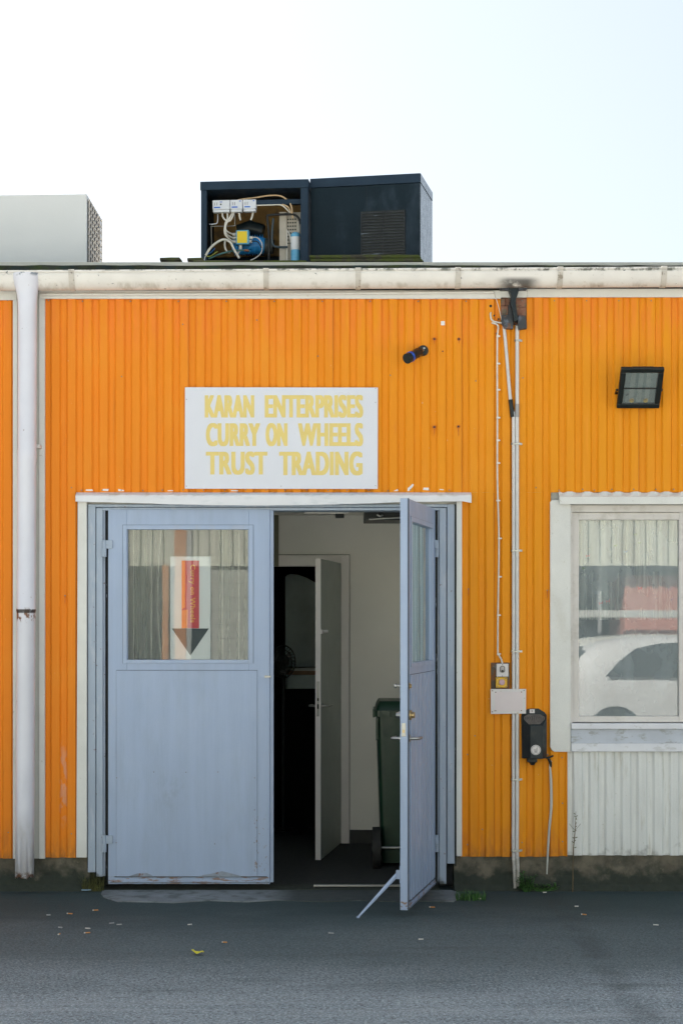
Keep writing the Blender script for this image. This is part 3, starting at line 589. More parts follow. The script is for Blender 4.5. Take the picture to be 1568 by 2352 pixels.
# the dark room behind
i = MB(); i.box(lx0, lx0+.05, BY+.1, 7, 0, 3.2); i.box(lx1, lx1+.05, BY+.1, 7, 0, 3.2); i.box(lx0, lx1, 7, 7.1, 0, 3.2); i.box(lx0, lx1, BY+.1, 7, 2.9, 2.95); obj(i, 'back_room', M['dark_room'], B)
i = MB(); ydv = 3.9
i.prism([(X(655, ydv), .01), (X(655, ydv), Z(1325, ydv)), (X(660, ydv), Z(1320, ydv)), (X(668, ydv), Z(1318, ydv)), (X(685, ydv), Z(1320, ydv)), (X(705, ydv), Z(1327, ydv)), (X(724, ydv), Z(1338, ydv)), (X(745, ydv), Z(1355, ydv)), (X(745, ydv), .01)], ydv, ydv+.04)
obj(i, 'arched_partition', M['dark_in'], B)
# second room behind the big window
i = MB(); i.box(lx1+.09, lx1+.12, WT+.01, 4, 0, 3.2); i.box(5.6, 5.65, WT+.01, 4, 0, 3.2); i.box(lx1+.1, 5.6, 3.95, 4, 0, 3.2); i.box(lx1+.1, 5.6, WT+.01, 4, 2.9, 2.95); i.box(lx1+.1, 5.6, WT+.01, 4, .3, .35); obj(i, 'office_room', mat('office_wall', (.30, .33, .33), .8), B)

# ------------------------------------------------------------ window on the right
wn = obj(MB().box(X(1312, .03), X(1328.5, .03), .03, .09, Z(1659, .03), Z(1177, .03)).box(X(1328.5, .03), X(1561, .03), .03, .09, Z(1194, .03), Z(1177, .03)).box(X(1328.5, .03), X(1561, .03), .03, .09, Z(1659, .03), Z(1645, .03)).box(X(1558, .03), X(1572, .03), .026, .09, Z(1659, .03), Z(1173, .03)), 'window', M['reveal'], B, bevel=.003)
wn['label'] = 'pale framed window at the right with lace curtain'
xe = wx1-.02
obj(MB().box(X(1572, .03), xe, .03, .09, Z(1194, .03), Z(1177, .03)).box(X(1572, .03), xe, .03, .09, Z(1659, .03), Z(1645, .03)).box(xe-.05, xe, .03, .09, Z(1645, .03), Z(1194, .03)), 'second_sash', M['reveal'], wn, bevel=.003)
for ax, bx_ in ((1328.5, 1559), (1572, 1572+350*1.33)):
    pm = MB(); y = .055; pm.add([(X(ax, y), y, Z(1645, y)), (X(bx_, y), y, Z(1645, y)), (X(bx_, y), y, Z(1194, y)), (X(ax, y), y, Z(1194, y))], [(0, 1, 2, 3)]); obj(pm, 'pane', M['glass_win'], wn, keep=True)
rv = MB(); rv.box(X(1309), X(1312, .03), -.002, .1, Z(1661), Z(1160)); rv.box(X(1312), wx1, .012, .1, Z(1177, .03)+.002, Z(1160)); obj(rv, 'reveal', M['reveal'], wn)
sd_ = MB(); sd_.pprism([(1262.6, 1153), (1267, 1148), (1285, 1148), (1309.5, 1158), (1309.5, 1727), (1272, 1727), (1267, 1723.5), (1262.6, 1716)], -.014, .022); obj(sd_, 'side_flashing', M['trim'], wn, bevel=.002)
hd = MB(); n = 76; rs = []
for k in range(n+1):
    px = 1284+(1284+350*2.2-1284)*k/n; x = X(px, -.05); ph = ((x-X(104))/PITCH) % 1; up = .005 if .45 < ph < .95 else -.003
    rs.append([(x, -.045, Z(1158, -.045)), (x, -.047, Z(1141, -.045)), (x, -.035, Z(1138, -.04)), (x, -.002-.012*(up > 0), Z(1131)+up), (x, .012, Z(1131)-.004), (x, -.03, Z(1143, -.04)), (x, -.041, Z(1158, -.045)+.002)])
hd.rings(rs, True, False); obj(hd, 'hood_flashing', M['trim'], wn)
sl = MB(); sl.box(X(1310), wx1, -.03, .09, Z(1674), Z(1661)); obj(sl, 'sill', M['sill'], wn, bevel=.003)
sl = MB(); sl.box(X(1310), wx1, -.010, .02, Z(1707), Z(1674)); obj(sl, 'sill_board', M['sillgrey'], wn, bevel=.002)
sl = MB(); sl.box(X(1309.8), wx1, -.024, .02, Z(1726), Z(1707)); obj(sl, 'sill_lip', M['sill'], wn, bevel=.003)

# ------------------------------------------------------------ cladding screws, holes, chips
base = None
scr = [(61+44, 1000-312)]
scr = [(997, 779), (1053, 779), (1016, 807), (997, 981), (1052, 980), (1140, 865), (1140, 1150), (1075, 1353), (1073, 1733), (1073, 1940), (1198, 1935), (1092, 1345-470), (150, 1368), (20, 1912), (165, 1915), (165, 1120), (18, 690), (112, 690), (280, 865), (420, 745), (590, 735), (730, 818), (896, 862), (1090, 1690), (1256, 1356), (1257, 1733), (1107, 1905), (1230, 1120), (1290, 1740), (1291, 1845), (1291, 1968-35), (1200, 868), (1283, 1126), (1337, 1124), (1364, 1134-8), (1404, 1124), (1454, 1124), (1505, 1124), (1546, 1124)]
scr += [(187+47*k+random.uniform(-3, 3), 1126+random.uniform(-1, 1)) for k in range(19) if not (425 < 187+47*k < 868) or True]
scr += [(1198+k*74, 691) for k in range(5)]+[(190+k*110, 692) for k in range(9)]
for px, py in scr:
    if base is None:
        q = MB(); q.cyl((0, -.0045, 0), .0042, .012, 'y', 8); base = obj(q, 'screw', M['screw'], clad, local=True); base.location = P(px, py); base.location.y = 0
    else:
        c_ = dup(base, loc=(X(px), 0, Z(py)), parent=clad)
for pts_ in ([(197, 1127), (198, 1124), (213, 1124), (214, 1128)], [(236, 1127), (237, 1123), (250, 1123), (249, 1128)], [(272, 1128), (272, 1123), (278, 1124), (286, 1126), (284, 1128.5)], [(385, 1128), (386, 1126), (398, 1126), (398, 1128)], [(530, 1128), (531, 1125.5), (547, 1126), (546, 1128.5)],
             [(935, 1128), (936, 1121), (941, 1117), (947, 1111), (950, 1113), (947, 1119), (941, 1124), (939, 1128)], [(971, 1125), (972, 1120), (984, 1120), (984, 1126)], [(1008, 1125), (1010, 1123), (1019, 1124), (1017, 1126)], [(903, 1128), (913, 1123), (914, 1128)], [(1012, 747), (1012, 737.5), (1021, 737.5), (1021, 747)]):
    q = MB(); q.pprism(pts_, -.0035, -.001); obj(q, 'paint_patch', M['chip'], clad)
for px, py in ((1126, 703), (1134, 725), (1144, 733), (1140, 745), (1140, 766)):
    q = MB(); q.cyl((X(px), -.002, Z(py)), .009 if py < 710 else .006, .004, 'y', 12); obj(q, 'hole', M['black'], clad)

for px, a_, b_ in ((383, 690, 1130), (714, 690, 888), (1009, 690, 1130), (1415, 690, 1130), (142, 1130, 1968), (1112, 1132, 1966)):
    q = MB(); x = X(104)+PITCH*(round((X(px)-X(104))/PITCH)+.90); q.box(x-.0012, x+.0016, -.0015, .004, Z(b_), Z(a_)); obj(q, 'sheet_overlap', M['orange_dark'], clad)
for px, py, l_ in ((997, 981, .05), (1052, 980, .06), (997, 779, .03), (1053, 779, .03), (1075, 1353, .04), (150, 1368, .05), (1256, 1356, .05)):
    q = MB(); x, z = X(px), Z(py); q.prism([(x-.004, z-.003), (x+.004, z-.003), (x+.0015, z-l_), (x-.0005, z-l_*1.1)], -.0022, -.001); obj(q, 'rust_weep', M['weep'], clad)
for px, py in ((997, 779), (1053, 779), (997, 981), (1052, 980), (1016, 807)):
    q = MB(); q.cyl((X(px), -.0028, Z(py)), .0125 if py != 807 else .006, .002, 'y', 12); obj(q, 'rust_halo', M['weep'], clad)
    q = MB(); q.cyl((X(px), -.0052, Z(py)), .0065 if py != 807 else .004, .002, 'y', 10); obj(q, 'hole', M['black'], clad)
# ------------------------------------------------------------ broken opening with steel bracket (top)
q = MB(); random.seed(3); q.box(X(1149), X(1209), .012, .0205, Z(746), Z(683)); 
for a_ in ((1150, 703, 1176, 724, -.0), (1183, 706, 1208, 726, .002), (1150, 686, 1160, 701, .004), (1177, 688, 1206, 702, .006)): q.box(X(a_[0]), X(a_[2]), a_[4], .013, Z(a_[3]), Z(a_[1]))
obj(q, 'broken_masonry', M['brick'], B, bevel=.004)
br = thing('steel_bracket', (X(1180), 0, Z(750)), 'rusty black steel beam bracket sticking out of a broken hole under the gutter', 'bracket')
q = MB(); q.pbox(1149, 647.5, 1212, 655, -.075, -.02); q.pbox(1148, 656, 1176, 666, -.06, .0); q.pbox(1190, 656, 1209, 665, -.06, .0); obj(q, 'top_plate', M['bracket'], br, bevel=.002)
q = MB(); q.pprism([(1168, 655), (1190, 655), (1190, 670), (1184, 690), (1184, 700), (1190, 735), (1180, 738), (1176, 712), (1171, 694), (1174, 680), (1169, 668)], -.085, -.01); obj(q, 'web', M['blackmetal'], br, bevel=.003)
q = MB(); q.pprism([(1151, 724), (1167, 723), (1167, 700), (1173, 696), (1178, 735), (1178, 755), (1157, 754), (1152, 742)], -.05, -.004); obj(q, 'foot_plate', M['bracket'], br, bevel=.002)
q = MB(); q.pprism([(1190, 724), (1205, 724), (1209, 742), (1209.5, 754), (1190, 757), (1188, 735)], -.05, -.004); obj(q, 'foot_plate', M['bracket'], br, bevel=.002)

# ------------------------------------------------------------ sign
sg = thing('shop_sign', (X(646), -.012, Z(1123)), 'flat white rectangular sign with three lines of yellow capitals above the double door', 'sign')
q = MB(); q.pprism([(425, 889.3), (867.5, 890), (867, 1123), (424.6, 1122.5)], -.016, -.012); obj(q, 'board', M['sign'], sg, bevel=.0008)
q = MB(); y = -.0165; u6 = lambda z: (z/1.845+700)*.5742
for txt, a, b_, t0, t1 in (('KARAN', 220, 585, 907.5, 959), ('ENTERPRISES', 662, 1388, 907, 959.5), ('CURRY', 228, 628, 971.5, 1025), ('ON', 668, 830, 971.5, 1025), ('WHEELS', 907, 1388, 971.5, 1025), ('TRUST', 228, 682, 1037, 1090.5), ('TRADING', 768, 1383, 1037, 1092)):
    add_text(q, txt, u6(a), t0, u6(b_), t1, y, 0, 0, [(a_, b2_) for a_ in (-.050, -.018, .018, .050) for b2_ in (-.022, .022)])
obj(q, 'lettering', M['gold'], sg)
q = MB()
for px, py in ((429, 918), (429, 1117), (646, 1117), (862, 925), (862, 1116), (862, 893)): q = MB(); q.cyl((X(px), -.0185, Z(py)), .003, .003, 'y', 8); obj(q, 'screw', M['screw'], sg)

# ------------------------------------------------------------ security camera
cc = thing('security_camera', (X(970), 0, Z(806)), 'small black bullet security camera with a blue ring on the upper orange wall', 'security camera')
q = MB(); c0 = Vector((X(971), 0, Z(805.5))); q.cyl(c0+Vector((0, .012, 0)), .0375, -.03, 'y', 28, .033); obj(q, 'mount', M['black'], cc, bevel=.002)
q = MB(); a = c0+Vector((0, -.02, 0)); b_ = Vector((X(961, -.07), -.07, Z(810, -.07))); q.tube([a, b_], .010, 12); q.cyl(c0+Vector((.006, -.031, .012)), .007, .006, 'y', 10); obj(q, 'arm', M['steel'], cc)
e0 = Vector((X(964, -.06), -.06, Z(807.5, -.06))); e1 = Vector((X(934, -.16), -.16, Z(824, -.16)))
q = MB(); q.tube([e0, e0.lerp(e1, .04), e0.lerp(e1, .66), e1], [.024, .030, .032, .034], 24); obj(q, 'body', M['black'], cc)
q = MB(); q.tube([e0.lerp(e1, .68), e0.lerp(e1, .80)], .0350, 24); obj(q, 'ring', mat('blue_ring', (.01, .08, .45), .4), cc)

# ------------------------------------------------------------ floodlight
fl_ = thing('floodlight', (X(1469), 0, Z(890)), 'large black square floodlight tilted down at the top right of the orange wall', 'floodlight')
cT = Vector((X(1475.5, -.24), -.24, Z(847, -.24))); cB = Vector((X(1464, -.05), -.05, Z(938.5, -.05)))
vax = (cT-cB); H = vax.length; vv = vax.normalized(); uu = Vector((1, 0, 0)); uu = (uu-vv*uu.dot(vv)).normalized(); nn_ = uu.cross(vv)
if nn_.y > 0: nn_ = -nn_
Mf = Matrix.Translation(cB) @ Matrix((uu, -nn_, vv)).transposed().to_4x4()      # local: x across, y into the wall, z up the face
wd = .139
q = MB(); q.box(-wd, wd, 0, .03, 0, .034, Mf); q.box(-wd, wd, 0, .03, H-.032, H, Mf); q.box(-wd, -wd+.034, 0, .03, .034, H-.032, Mf); q.box(wd-.034, wd, 0, .03, .034, H-.032, Mf); q.box(-wd+.03, wd-.03, .002, .012, H*.48, H*.48+.010, Mf); q.box(-.07, .07, -.008, .02, H-.004, H+.008, Mf)
obj(q, 'frame', M['black'], fl_, bevel=.006)
q = MB(); q.prism([(-wd+.008, .008), (wd-.008, .008), (wd-.008, H-.008), (-wd+.008, H-.008)], .03, .04, Mf)
for k in range(9): q.box(-wd+.02+k*.029, -wd+.026+k*.029, .04, .075, .03, H-.03, Mf)
obj(q, 'housing', M['black'], fl_, bevel=.003)
q = MB(); q.box(-wd+.03, wd-.03, .022, .028, .03, H-.03, Mf); obj(q, 'reflector', mat('reflector', (.26, .33, .30), .35, .25, 8, metal=.5), fl_)
q = MB()
for k in (-.05, 0, .05): q.box(k-.014, k+.014, .016, .023, .04, H-.045, Mf)
obj(q, 'lamp_strip', mat('lamp_strip', (.33, .38, .34), .3, .1), fl_)
q = MB()
for k in (-.045, 0.045): q.cyl(Mf @ Vector((k, .02, .055)), .016, .01, (Mf.to_3x3() @ Vector((0, -1, 0))), 12)
obj(q, 'led_chip', mat('led_yellow', (.45, .35, .14), .5), fl_)
q = MB(); q.add([Mf @ Vector(p_) for p_ in ((-wd+.03, .010, .03), (wd-.03, .010, .03), (wd-.03, .010, H-.03), (-wd+.03, .010, H-.03))], [(0, 1, 2, 3)]); obj(q, 'glass', M['glass_lamp'], fl_)
q = MB(); q.tube([cB.lerp(cT, .5)+Vector((-wd-.006, .04, 0)), cB.lerp(cT, .45)+Vector((-wd-.006, .12, 0)), cB.lerp(cT, .45)+Vector((wd+.006, .12, 0)), cB.lerp(cT, .5)+Vector((wd+.006, .04, 0))], .008, 8); q.box(X(1455), X(1485), -.02, .0, Z(905), Z(880)); q.tube([(X(1469), -.01, Z(892)), cB.lerp(cT, .45)+Vector((0, .12, 0))], .02, 10); obj(q, 'bracket', M['black'], fl_)

# ------------------------------------------------------------ cables and conduits
def cable(name, pts_, r, m_, label, cat='cable', group=None, sm=4, n=8, **k):
    p0 = P(*pts_[-1]); q = MB(); q.tube([P(*a) for a in pts_], r, n, smooth_path=sm); o = obj(q, name, m_, None, origin=p0); tag(o, label, cat, group); return o
cy = -.013
cn1 = cable('conduit', [(1187, 747, -.02), (1187, 790, cy), (1187, 1100, cy), (1187, 1500, cy), (1187, 1850, cy), (1186.5, 1950, cy), (1190, 2036, cy)], .0122, M['conduit'], 'straight white conduit running the full height of the wall right of the door', 'conduit', sm=3, n=12)
cn2 = cable('conduit', [(1154, 738, -.02), (1157, 755, cy), (1163, 820, cy), (1171, 915, cy), (1177, 950, cy), (1178.5, 1000, cy), (1178.5, 1500, cy), (1178, 1850, cy), (1178, 1950, cy), (1182, 2040, cy)], [.0075, .0105]+[.0108]*8, M['conduit'], 'white conduit slanting down from the bracket, wrapped in black tape', 'conduit', sm=4, n=12)
q = MB(); q.tube([P(1171.5, 918, cy), P(1176.5, 958, cy)], .0145, 12); tp = obj(q, 'black_tape', M['black'], cn2)
q = MB(); q.tube([P(1187, 928, cy), P(1187, 958, cy)], .0138, 12); obj(q, 'grey_tape', mat('grey_tape', (.33, .33, .32), .6), cn1)
cable('wire', [(1133, 672, -.02), (1138, 684, -.02), (1146, 712, -.015), (1151, 735, -.015), (1155, 745, -.018)], .0024, M['wirew'], 'thin white wire hanging from the fascia strip to the slanted conduit', 'wire', sm=4)
cable('wire', [(1127, 717, .01), (1125.5, 722, -.012), (1127.5, 733, -.010), (1133, 738, -.01), (1143, 740.5, -.01), (1153, 742, -.012)], .0058, M['wirew'], 'short white wire looping out of the upper hole beside the bracket', 'wire', sm=4)
cab = cable('switch_cable', [(1129, 742, .01), (1131, 742, -.012), (1140, 745, -.012), (1143.5, 752, -.012), (1141.5, 772, -.012), (1141, 840, -.012), (1141.5, 960, -.012), (1141.5, 1100, -.012), (1145, 1240, -.012), (1143, 1400, -.012), (1142.5, 1495, -.012), (1145, 1505, -.014), (1150, 1514, -.02), (1153, 1524, -.03)], .0058, M['wirew'], 'long thin white cable clipped to the wall above the key switch', 'cable', sm=5)
q = MB(); first = None
for py in (773, 836, 896, 960, 1012, 1064, 1150, 1237, 1325, 1413, 1502):
    px = 1141.5+3.5*(py > 1190)*(py < 1350)+(1.5 if 1350 <= py else 0)
    if first is None:
        q = MB(); q.cyl((.014, -.012, 0), .0046, .012, 'y', 10); q.box(-.008, .014, -.021, -.006, -.005, .005); first = obj(q, 'cable_clip', M['wirew'], cab, local=True); first.location = Vector((X(px), 0, Z(py)))-ORG[cab]
    else: dup(first, loc=Vector((X(px), 0, Z(py)))-ORG[cab], parent=cab)
first = None
for py, a, b_ in ((783, 1181, 1194), (1020, 1173, 1194), (1265, 1173, 1194), (1496, 1173, 1194), (1790, 1173, 1194), (1953, 1173, 1194)):
    q = MB(); q.box(X(a), X(b_), cy-.0150, cy-.011, Z(py+2.2), Z(py-2.2)); q.box(X(a)-.001, X(a)+.004, cy-.0150, 0.0, Z(py+2.2), Z(py-2.2)); q.box(X(b_)-.002, X(b_)+.012, -.006, -.001, Z(py+2.2), Z(py-2.2)); q.cyl((X(b_)+.006, -.012, Z(py)), .004, .01, 'y', 8)
    obj(q, 'saddle_clip', M['steel'], cn1)
cable('fascia_conduit', [(92, 676.5, -.024), (560, 675.5, -.024), (1133, 671.5, -.024)], .0098, M['trim'], 'thin horizontal conduit along the pale strip under the gutter', 'conduit', sm=0)
lc = cable('ground_cable', [(1266, 1748, -.02), (1262, 1755, -.015), (1264, 1790, -.014), (1265, 1850, -.013), (1260, 1910, -.013), (1257, 1960, -.014), (1255, 2008, -.02)], [.004, .006, .0095, .0095, .0085, .0075, .004], M['trim_shade'], 'grey cable dropping from the corner of the window flashing beside the ashtray', 'cable', sm=4)
q = MB(); q.tube([P(1253, 1741, -.03), P(1262, 1739, -.03), P(1269, 1736, -.015)], .006, 8); q.tube([P(1258, 1742, -.03), P(1263, 1752, -.02), P(1264, 1762, -.015)], [.008, .010, .006], 8, smooth_path=3); obj(q, 'cable_knot', M['blackmetal'], lc)

# ------------------------------------------------------------ key switch, blank plate, ashtray
ks = thing('key_switch', (X(1149), 0, Z(1582)), 'key switch and faded red push button on a rusty back plate', 'switch')
q = MB(); q.pbox(1127, 1522, 1170, 1582, -.016, 0); obj(q, 'back_plate', M['rustplate'], ks, bevel=.002)
q = MB(); q.pbox(1139.6, 1524.5, 1167, 1554.5, -.05, -.016); o = obj(q, 'switch_box', M['whiteplate'], ks, bevel=.004)
q = MB(); z0 = Z(1537, -.05); q.prism([(X(1153, -.05)+.0165*math.cos(a), z0+.013*math.sin(a)+(.010 if math.sin(a) > 0 else -.010)) for a in [2*math.pi*k/24 for k in range(24)]], -.055, -.05); obj(q, 'lock_rim', mat('lock_rim', (.13, .12, .11), .5), o)
q = MB(); q.prism([(X(1153, -.05)+.011*math.cos(a), z0+.010*math.sin(a)+(.008 if math.sin(a) > 0 else -.008)) for a in [2*math.pi*k/20 for k in range(20)]], -.058, -.055); obj(q, 'lock_face', mat('lock_face', (.38, .36, .35), .4), o)
q = MB(); q.cyl((X(1153, -.05), -.0585, Z(1541, -.05)), .007, -.004, 'y', 12); q.cyl((X(1153, -.05), -.05, Z(1526.5, -.05)), .003, -.002, 'y', 8); q.cyl((X(1153, -.05), -.05, Z(1552.5, -.05)), .003, -.002, 'y', 8); obj(q, 'key_hole', M['black'], o)
q = MB(); q.pbox(1138, 1555.5, 1164, 1579.5, -.045, -.016); o = obj(q, 'button_box', M['yellowbox'], ks, bevel=.004)
q = MB(); q.cyl((X(1152, -.05), -.045, Z(1567, -.05)), .0195, -.012, 'y', 20, .018); obj(q, 'push_button', M['pink'], o)
q = MB()
for px, py in ((1142, 1558), (1161, 1558), (1142, 1576.5), (1161, 1576.5)): q = MB(); q.cyl((X(px, -.045), -.0455, Z(py, -.045)), .004, -.002, 'y', 8); obj(q, 'screw', M['screw'], o)
bp = thing('blank_plate', (X(1167), -.027, Z(1639)), 'blank white plastic plate with rusty corner screws across the conduits', 'plate')
q = MB(); q.pprism([(1126, 1582.5), (1207.5, 1582.5), (1207, 1639), (1126.5, 1640)], -.034, -.028); obj(q, 'plate', M['whiteplate'], bp, bevel=.001)
q = MB(); q.pprism([(1136, 1589), (1200, 1589), (1200, 1633), (1136, 1633)], -.0365, -.034); obj(q, 'faded_panel', mat('faded_print', (.62, .56, .56), .55, .05), bp, bevel=.001)
q = MB()
for px, py in ((1130, 1586.5), (1137.5, 1590), (1202.5, 1586), (1196.5, 1589.5), (1130, 1635), (1137.5, 1632.5), (1196.5, 1632)): q = MB(); q.cyl((X(px, -.035), -.0366, Z(py, -.035)), .0038, -.002, 'y', 8); obj(q, 'screw', M['rustplate'], bp)
asx = -.115
at_ = thing('wall_ashtray', (X(1225), 0, Z(1742)), 'black metal wall ashtray with a round white cigarette badge', 'ashtray')
q = MB(); q.pprism([(1196, 1645), (1197, 1641), (1210, 1629), (1218, 1627.5), (1236, 1627.5), (1250, 1636), (1254, 1642), (1254.5, 1700), (1255, 1736), (1246, 1741.5), (1202, 1742), (1198, 1738)], -.012, 0); obj(q, 'back_plate', M['blackmetal'], at_, bevel=.002)
q = MB(); ya = -.10
f1 = [(X(a, ya), ya, Z(b_, ya)) for a, b_ in ((1216, 1663), (1247, 1661), (1247, 1739), (1216, 1741))]
lft = [(X(1196.5, -.02), -.02, Z(1650)), (X(1198, -.02), -.02, Z(1740))]; rgt = [(X(1254, -.02), -.02, Z(1650)), (X(1255, -.02), -.02, Z(1738))]
def hexa(mb, xs_y, zt_, zb_): # horizontal section polygon
    n = len(xs_y); vs = [(x, y, zt_(x, y)) for x, y in xs_y]+[(x, y, zb_(x, y)) for x, y in xs_y]
    mb.add(vs, [tuple(range(n)), tuple(range(2*n-1, n-1, -1))]+[(i_, (i_+1) % n, (i_+1) % n+n, i_+n) for i_ in range(n)])
sec = [(X(1197), -.012), (X(1197.5, -.03), -.04), (X(1217, ya), ya), (X(1245, ya), ya), (X(1254, -.03), -.04), (X(1254), -.012)]
ztp = lambda x, y: Z(1641)+(y+.012)*.75
hexa(q, sec, ztp, lambda x, y: Z(1741)+.002); obj(q, 'bin_body', M['blackmetal'], at_, bevel=.003)
q = MB(); gs = mat('ashtray_grill', (.20, .19, .175), .5, .25, 30, metal=.5)
gy0, gy1 = -.018, -.093
def gp(u, v, h=.0): 
    y = gy0+(gy1-gy0)*v; c_ = X(1226, y); hw = .066 if v < .5 else .066-(v-.5)*.06
    if v < .2: hw = .04+v*.13
    x = c_+(u-.5)*2*hw; return (x, y, ztp(0, y)+.004+h)
for k in range(9):
    v = k/8; q.tube([gp(0, v), gp(1, v)], .0022, 5)
for k in range(12):
    u = k/11; q.tube([gp(u, 0), gp(u, .25), gp(u, .5), gp(u, .75), gp(u, 1)], .0020, 5)
obj(q, 'grill', gs, at_)
q = MB(); q.pbox(1215.5, 1629, 1227, 1638, -.02, -.012); obj(q, 'screw_tab', M['whiteplate'], at_, bevel=.001)
q = MB(); q.cyl((X(1221, -.02), -.0205, Z(1633, -.02)), .005, -.003, 'y', 8); obj(q, 'tab_screw', M['screw'], at_)
q = MB(); q.cyl((X(1229.5, ya), ya, Z(1722.5, ya)), .0325, -.002, 'y', 32); bd = obj(q, 'badge', M['whiteplate'], at_)
q = MB(); bxx, bz, by = X(1229.5, ya), Z(1722.5, ya), ya-.0026
q.rings([[(bxx+r_*math.cos(2*math.pi*k/32), by+(.0003 if r_ < .027 else 0), bz+r_*math.sin(2*math.pi*k/32)) for k in range(32)] for r_ in (.0265, .0285)], False)
q.box(bxx-.014, bxx+.014, by, by+.0005, bz-.0015, bz+.0015); q.tube([(bxx+.005, by, bz+.006), (bxx+.002, by, bz+.010), (bxx+.009, by, bz+.013), (bxx+.006, by, bz+.018)], .001, 5); q.tube([(bxx+.011, by, bz+.005), (bxx+.008, by, bz+.009), (bxx+.013, by, bz+.012)], .001, 5)
for k in range(3): q.box(bxx-.010, bxx+.010, by, by+.0005, bz-.008-k*.0045, bz-.0058-k*.0045)
obj(q, 'badge_print', M['greylogo'], bd)
q = MB(); q.pbox(1211, 1742, 1233, 1751, -.08, -.02); q.cyl((X(1222, -.06), -.06, Z(1751, -.06)), .022, -.018, 'z', 14, .012); obj(q, 'lock', M['blackmetal'], at_, bevel=.002)

# ------------------------------------------------------------ rooftop: pavers and cooling units
RZ = lambda y: ze+.168*(y+.06)
def rot_unit(cx, cy, ang): return Matrix.Translation((cx, cy, 0)) @ Matrix.Rotation(ang, 4, 'Z')
# big closed dark unit : front right corner near
UD = 1.05                           # depth of its near corner
def US(y): return (DIST+y)/F
crx, cry = X(964, UD), UD; A2 = R(-11.5)  # front runs left and away
topz = Z(398, UD); W2 = .80; D2 = .57
zb2 = RZ(cry+.2)+.055
Mu = Matrix.Translation((crx, cry, 0)) @ Matrix.Rotation(A2, 4, 'Z')
u2 = thing('cooling_unit', (crx-W2/2, cry+.3, zb2), 'closed dark navy rooftop cooling unit with a louvred grille', 'cooling unit', 'dark cooling units on the roof')
q = MB(); q.box(-W2, 0, 0, D2, zb2, topz-.068, Mu); obj(q, 'cabinet', M['navy'], u2, bevel=.003)
q = MB(); q.box(-W2-.004, .004, -.008, D2+.006, topz-.066, topz, Mu); obj(q, 'lid', M['navytrim'], u2, bevel=.003)
q = MB(); lx_, lxx = -(964-827)*US(UD), -(964-929)*US(UD); lz0, lz1 = Z(583, UD), Z(481, UD)
q.box(lx_-.004, lxx+.004, -.003, 0.0005, lz0-.004, lz1+.004, Mu)
fr_ = obj(q, 'grille_recess', M['black'], u2)
q = MB(); nL = 15
for k in range(nL):
    z_ = lz0+(lz1-lz0)*(k+.5)/nL; q.box(lx_, lxx, -.011, -.003, z_-.0035, z_+.0035, Mu)
for k in range(3): q.box(lx_+(lxx-lx_)*(k+.0)/2.02, lx_+(lxx-lx_)*k/2.02+.005, -.013, -.003, lz0, lz1, Mu)
obj(q, 'louvre', M['grate'], u2)
q = MB(); q.box(-W2+.41, -W2+.412, -.0012, 0, zb2, topz-.07, Mu); q.box(0, .002, .02, .026, zb2, zb2+.09, Mu); obj(q, 'seam', M['blackmetal'], u2)
q = MB(); q.box(.0005, .004, .004, D2-.004, zb2, topz-.072, Mu); q.box(.0045, .006, 0, D2, topz-.064, topz-.002, Mu); obj(q, 'skylit_side_sheet', mat('glossy_skylit_side', (.10, .13, .16), .24, .15, 6, .1, 30, spec=.8, st=(1, 1, .3)), u2)  # sky sheen put in as a lighter, glossier side colour
# open unit
UD1 = 1.12; A1 = R(-5.5)
crx1 = X(708, UD1); top1 = Z(411.5, UD1); W1 = (708-457.5)*US(UD1); D1 = .55; zb1 = Z(601, UD1)
Mo = Matrix.Translation((crx1, UD1, 0)) @ Matrix.Rotation(A1, 4, 'Z')
u1 = thing('cooling_unit', (crx1-W1/2, UD1+.3, zb1), 'opened navy rooftop cooling unit showing wires, controllers and a blue motor', 'cooling unit', 'dark cooling units on the roof')
k1 = US(UD1)
def LX(px): return (px-708)*k1
def LZ(py): return Z(py, UD1)
q = MB(); q.box(LX(458.5), LX(472), 0, .035, zb1, LZ(431), Mo); obj(q, 'post', M['navytrim'], u1, bevel=.003)
q = MB(); q.box(LX(690), LX(707), 0, .035, zb1, LZ(431), Mo); obj(q, 'post', M['navytrim'], u1, bevel=.003)
q = MB(); q.box(LX(457), LX(708.5), -.006, D1, LZ(431), top1, Mo); obj(q, 'lid', M['navytrim'], u1, bevel=.003)
q = MB(); q.box(LX(458.5), LX(461), .035, D1, zb1, LZ(431), Mo); q.box(LX(704.5), LX(707), .035, D1, zb1, LZ(431), Mo); q.box(LX(458.5), LX(707), D1-.01, D1, zb1, LZ(431), Mo); q.box(LX(458.5), LX(707), .0, D1, zb1-.01, zb1+.01, Mo)
obj(q, 'shell', M['navy'], u1)
q = MB(); q.box(LX(461), LX(704), D1-.03, D1-.012, LZ(552), LZ(431), Mo); obj(q, 'back_sheet', M['inner_brown'], u1)
def lp(px, py, y): v = Mo @ Vector((LX(px), y, LZ(py))); return v
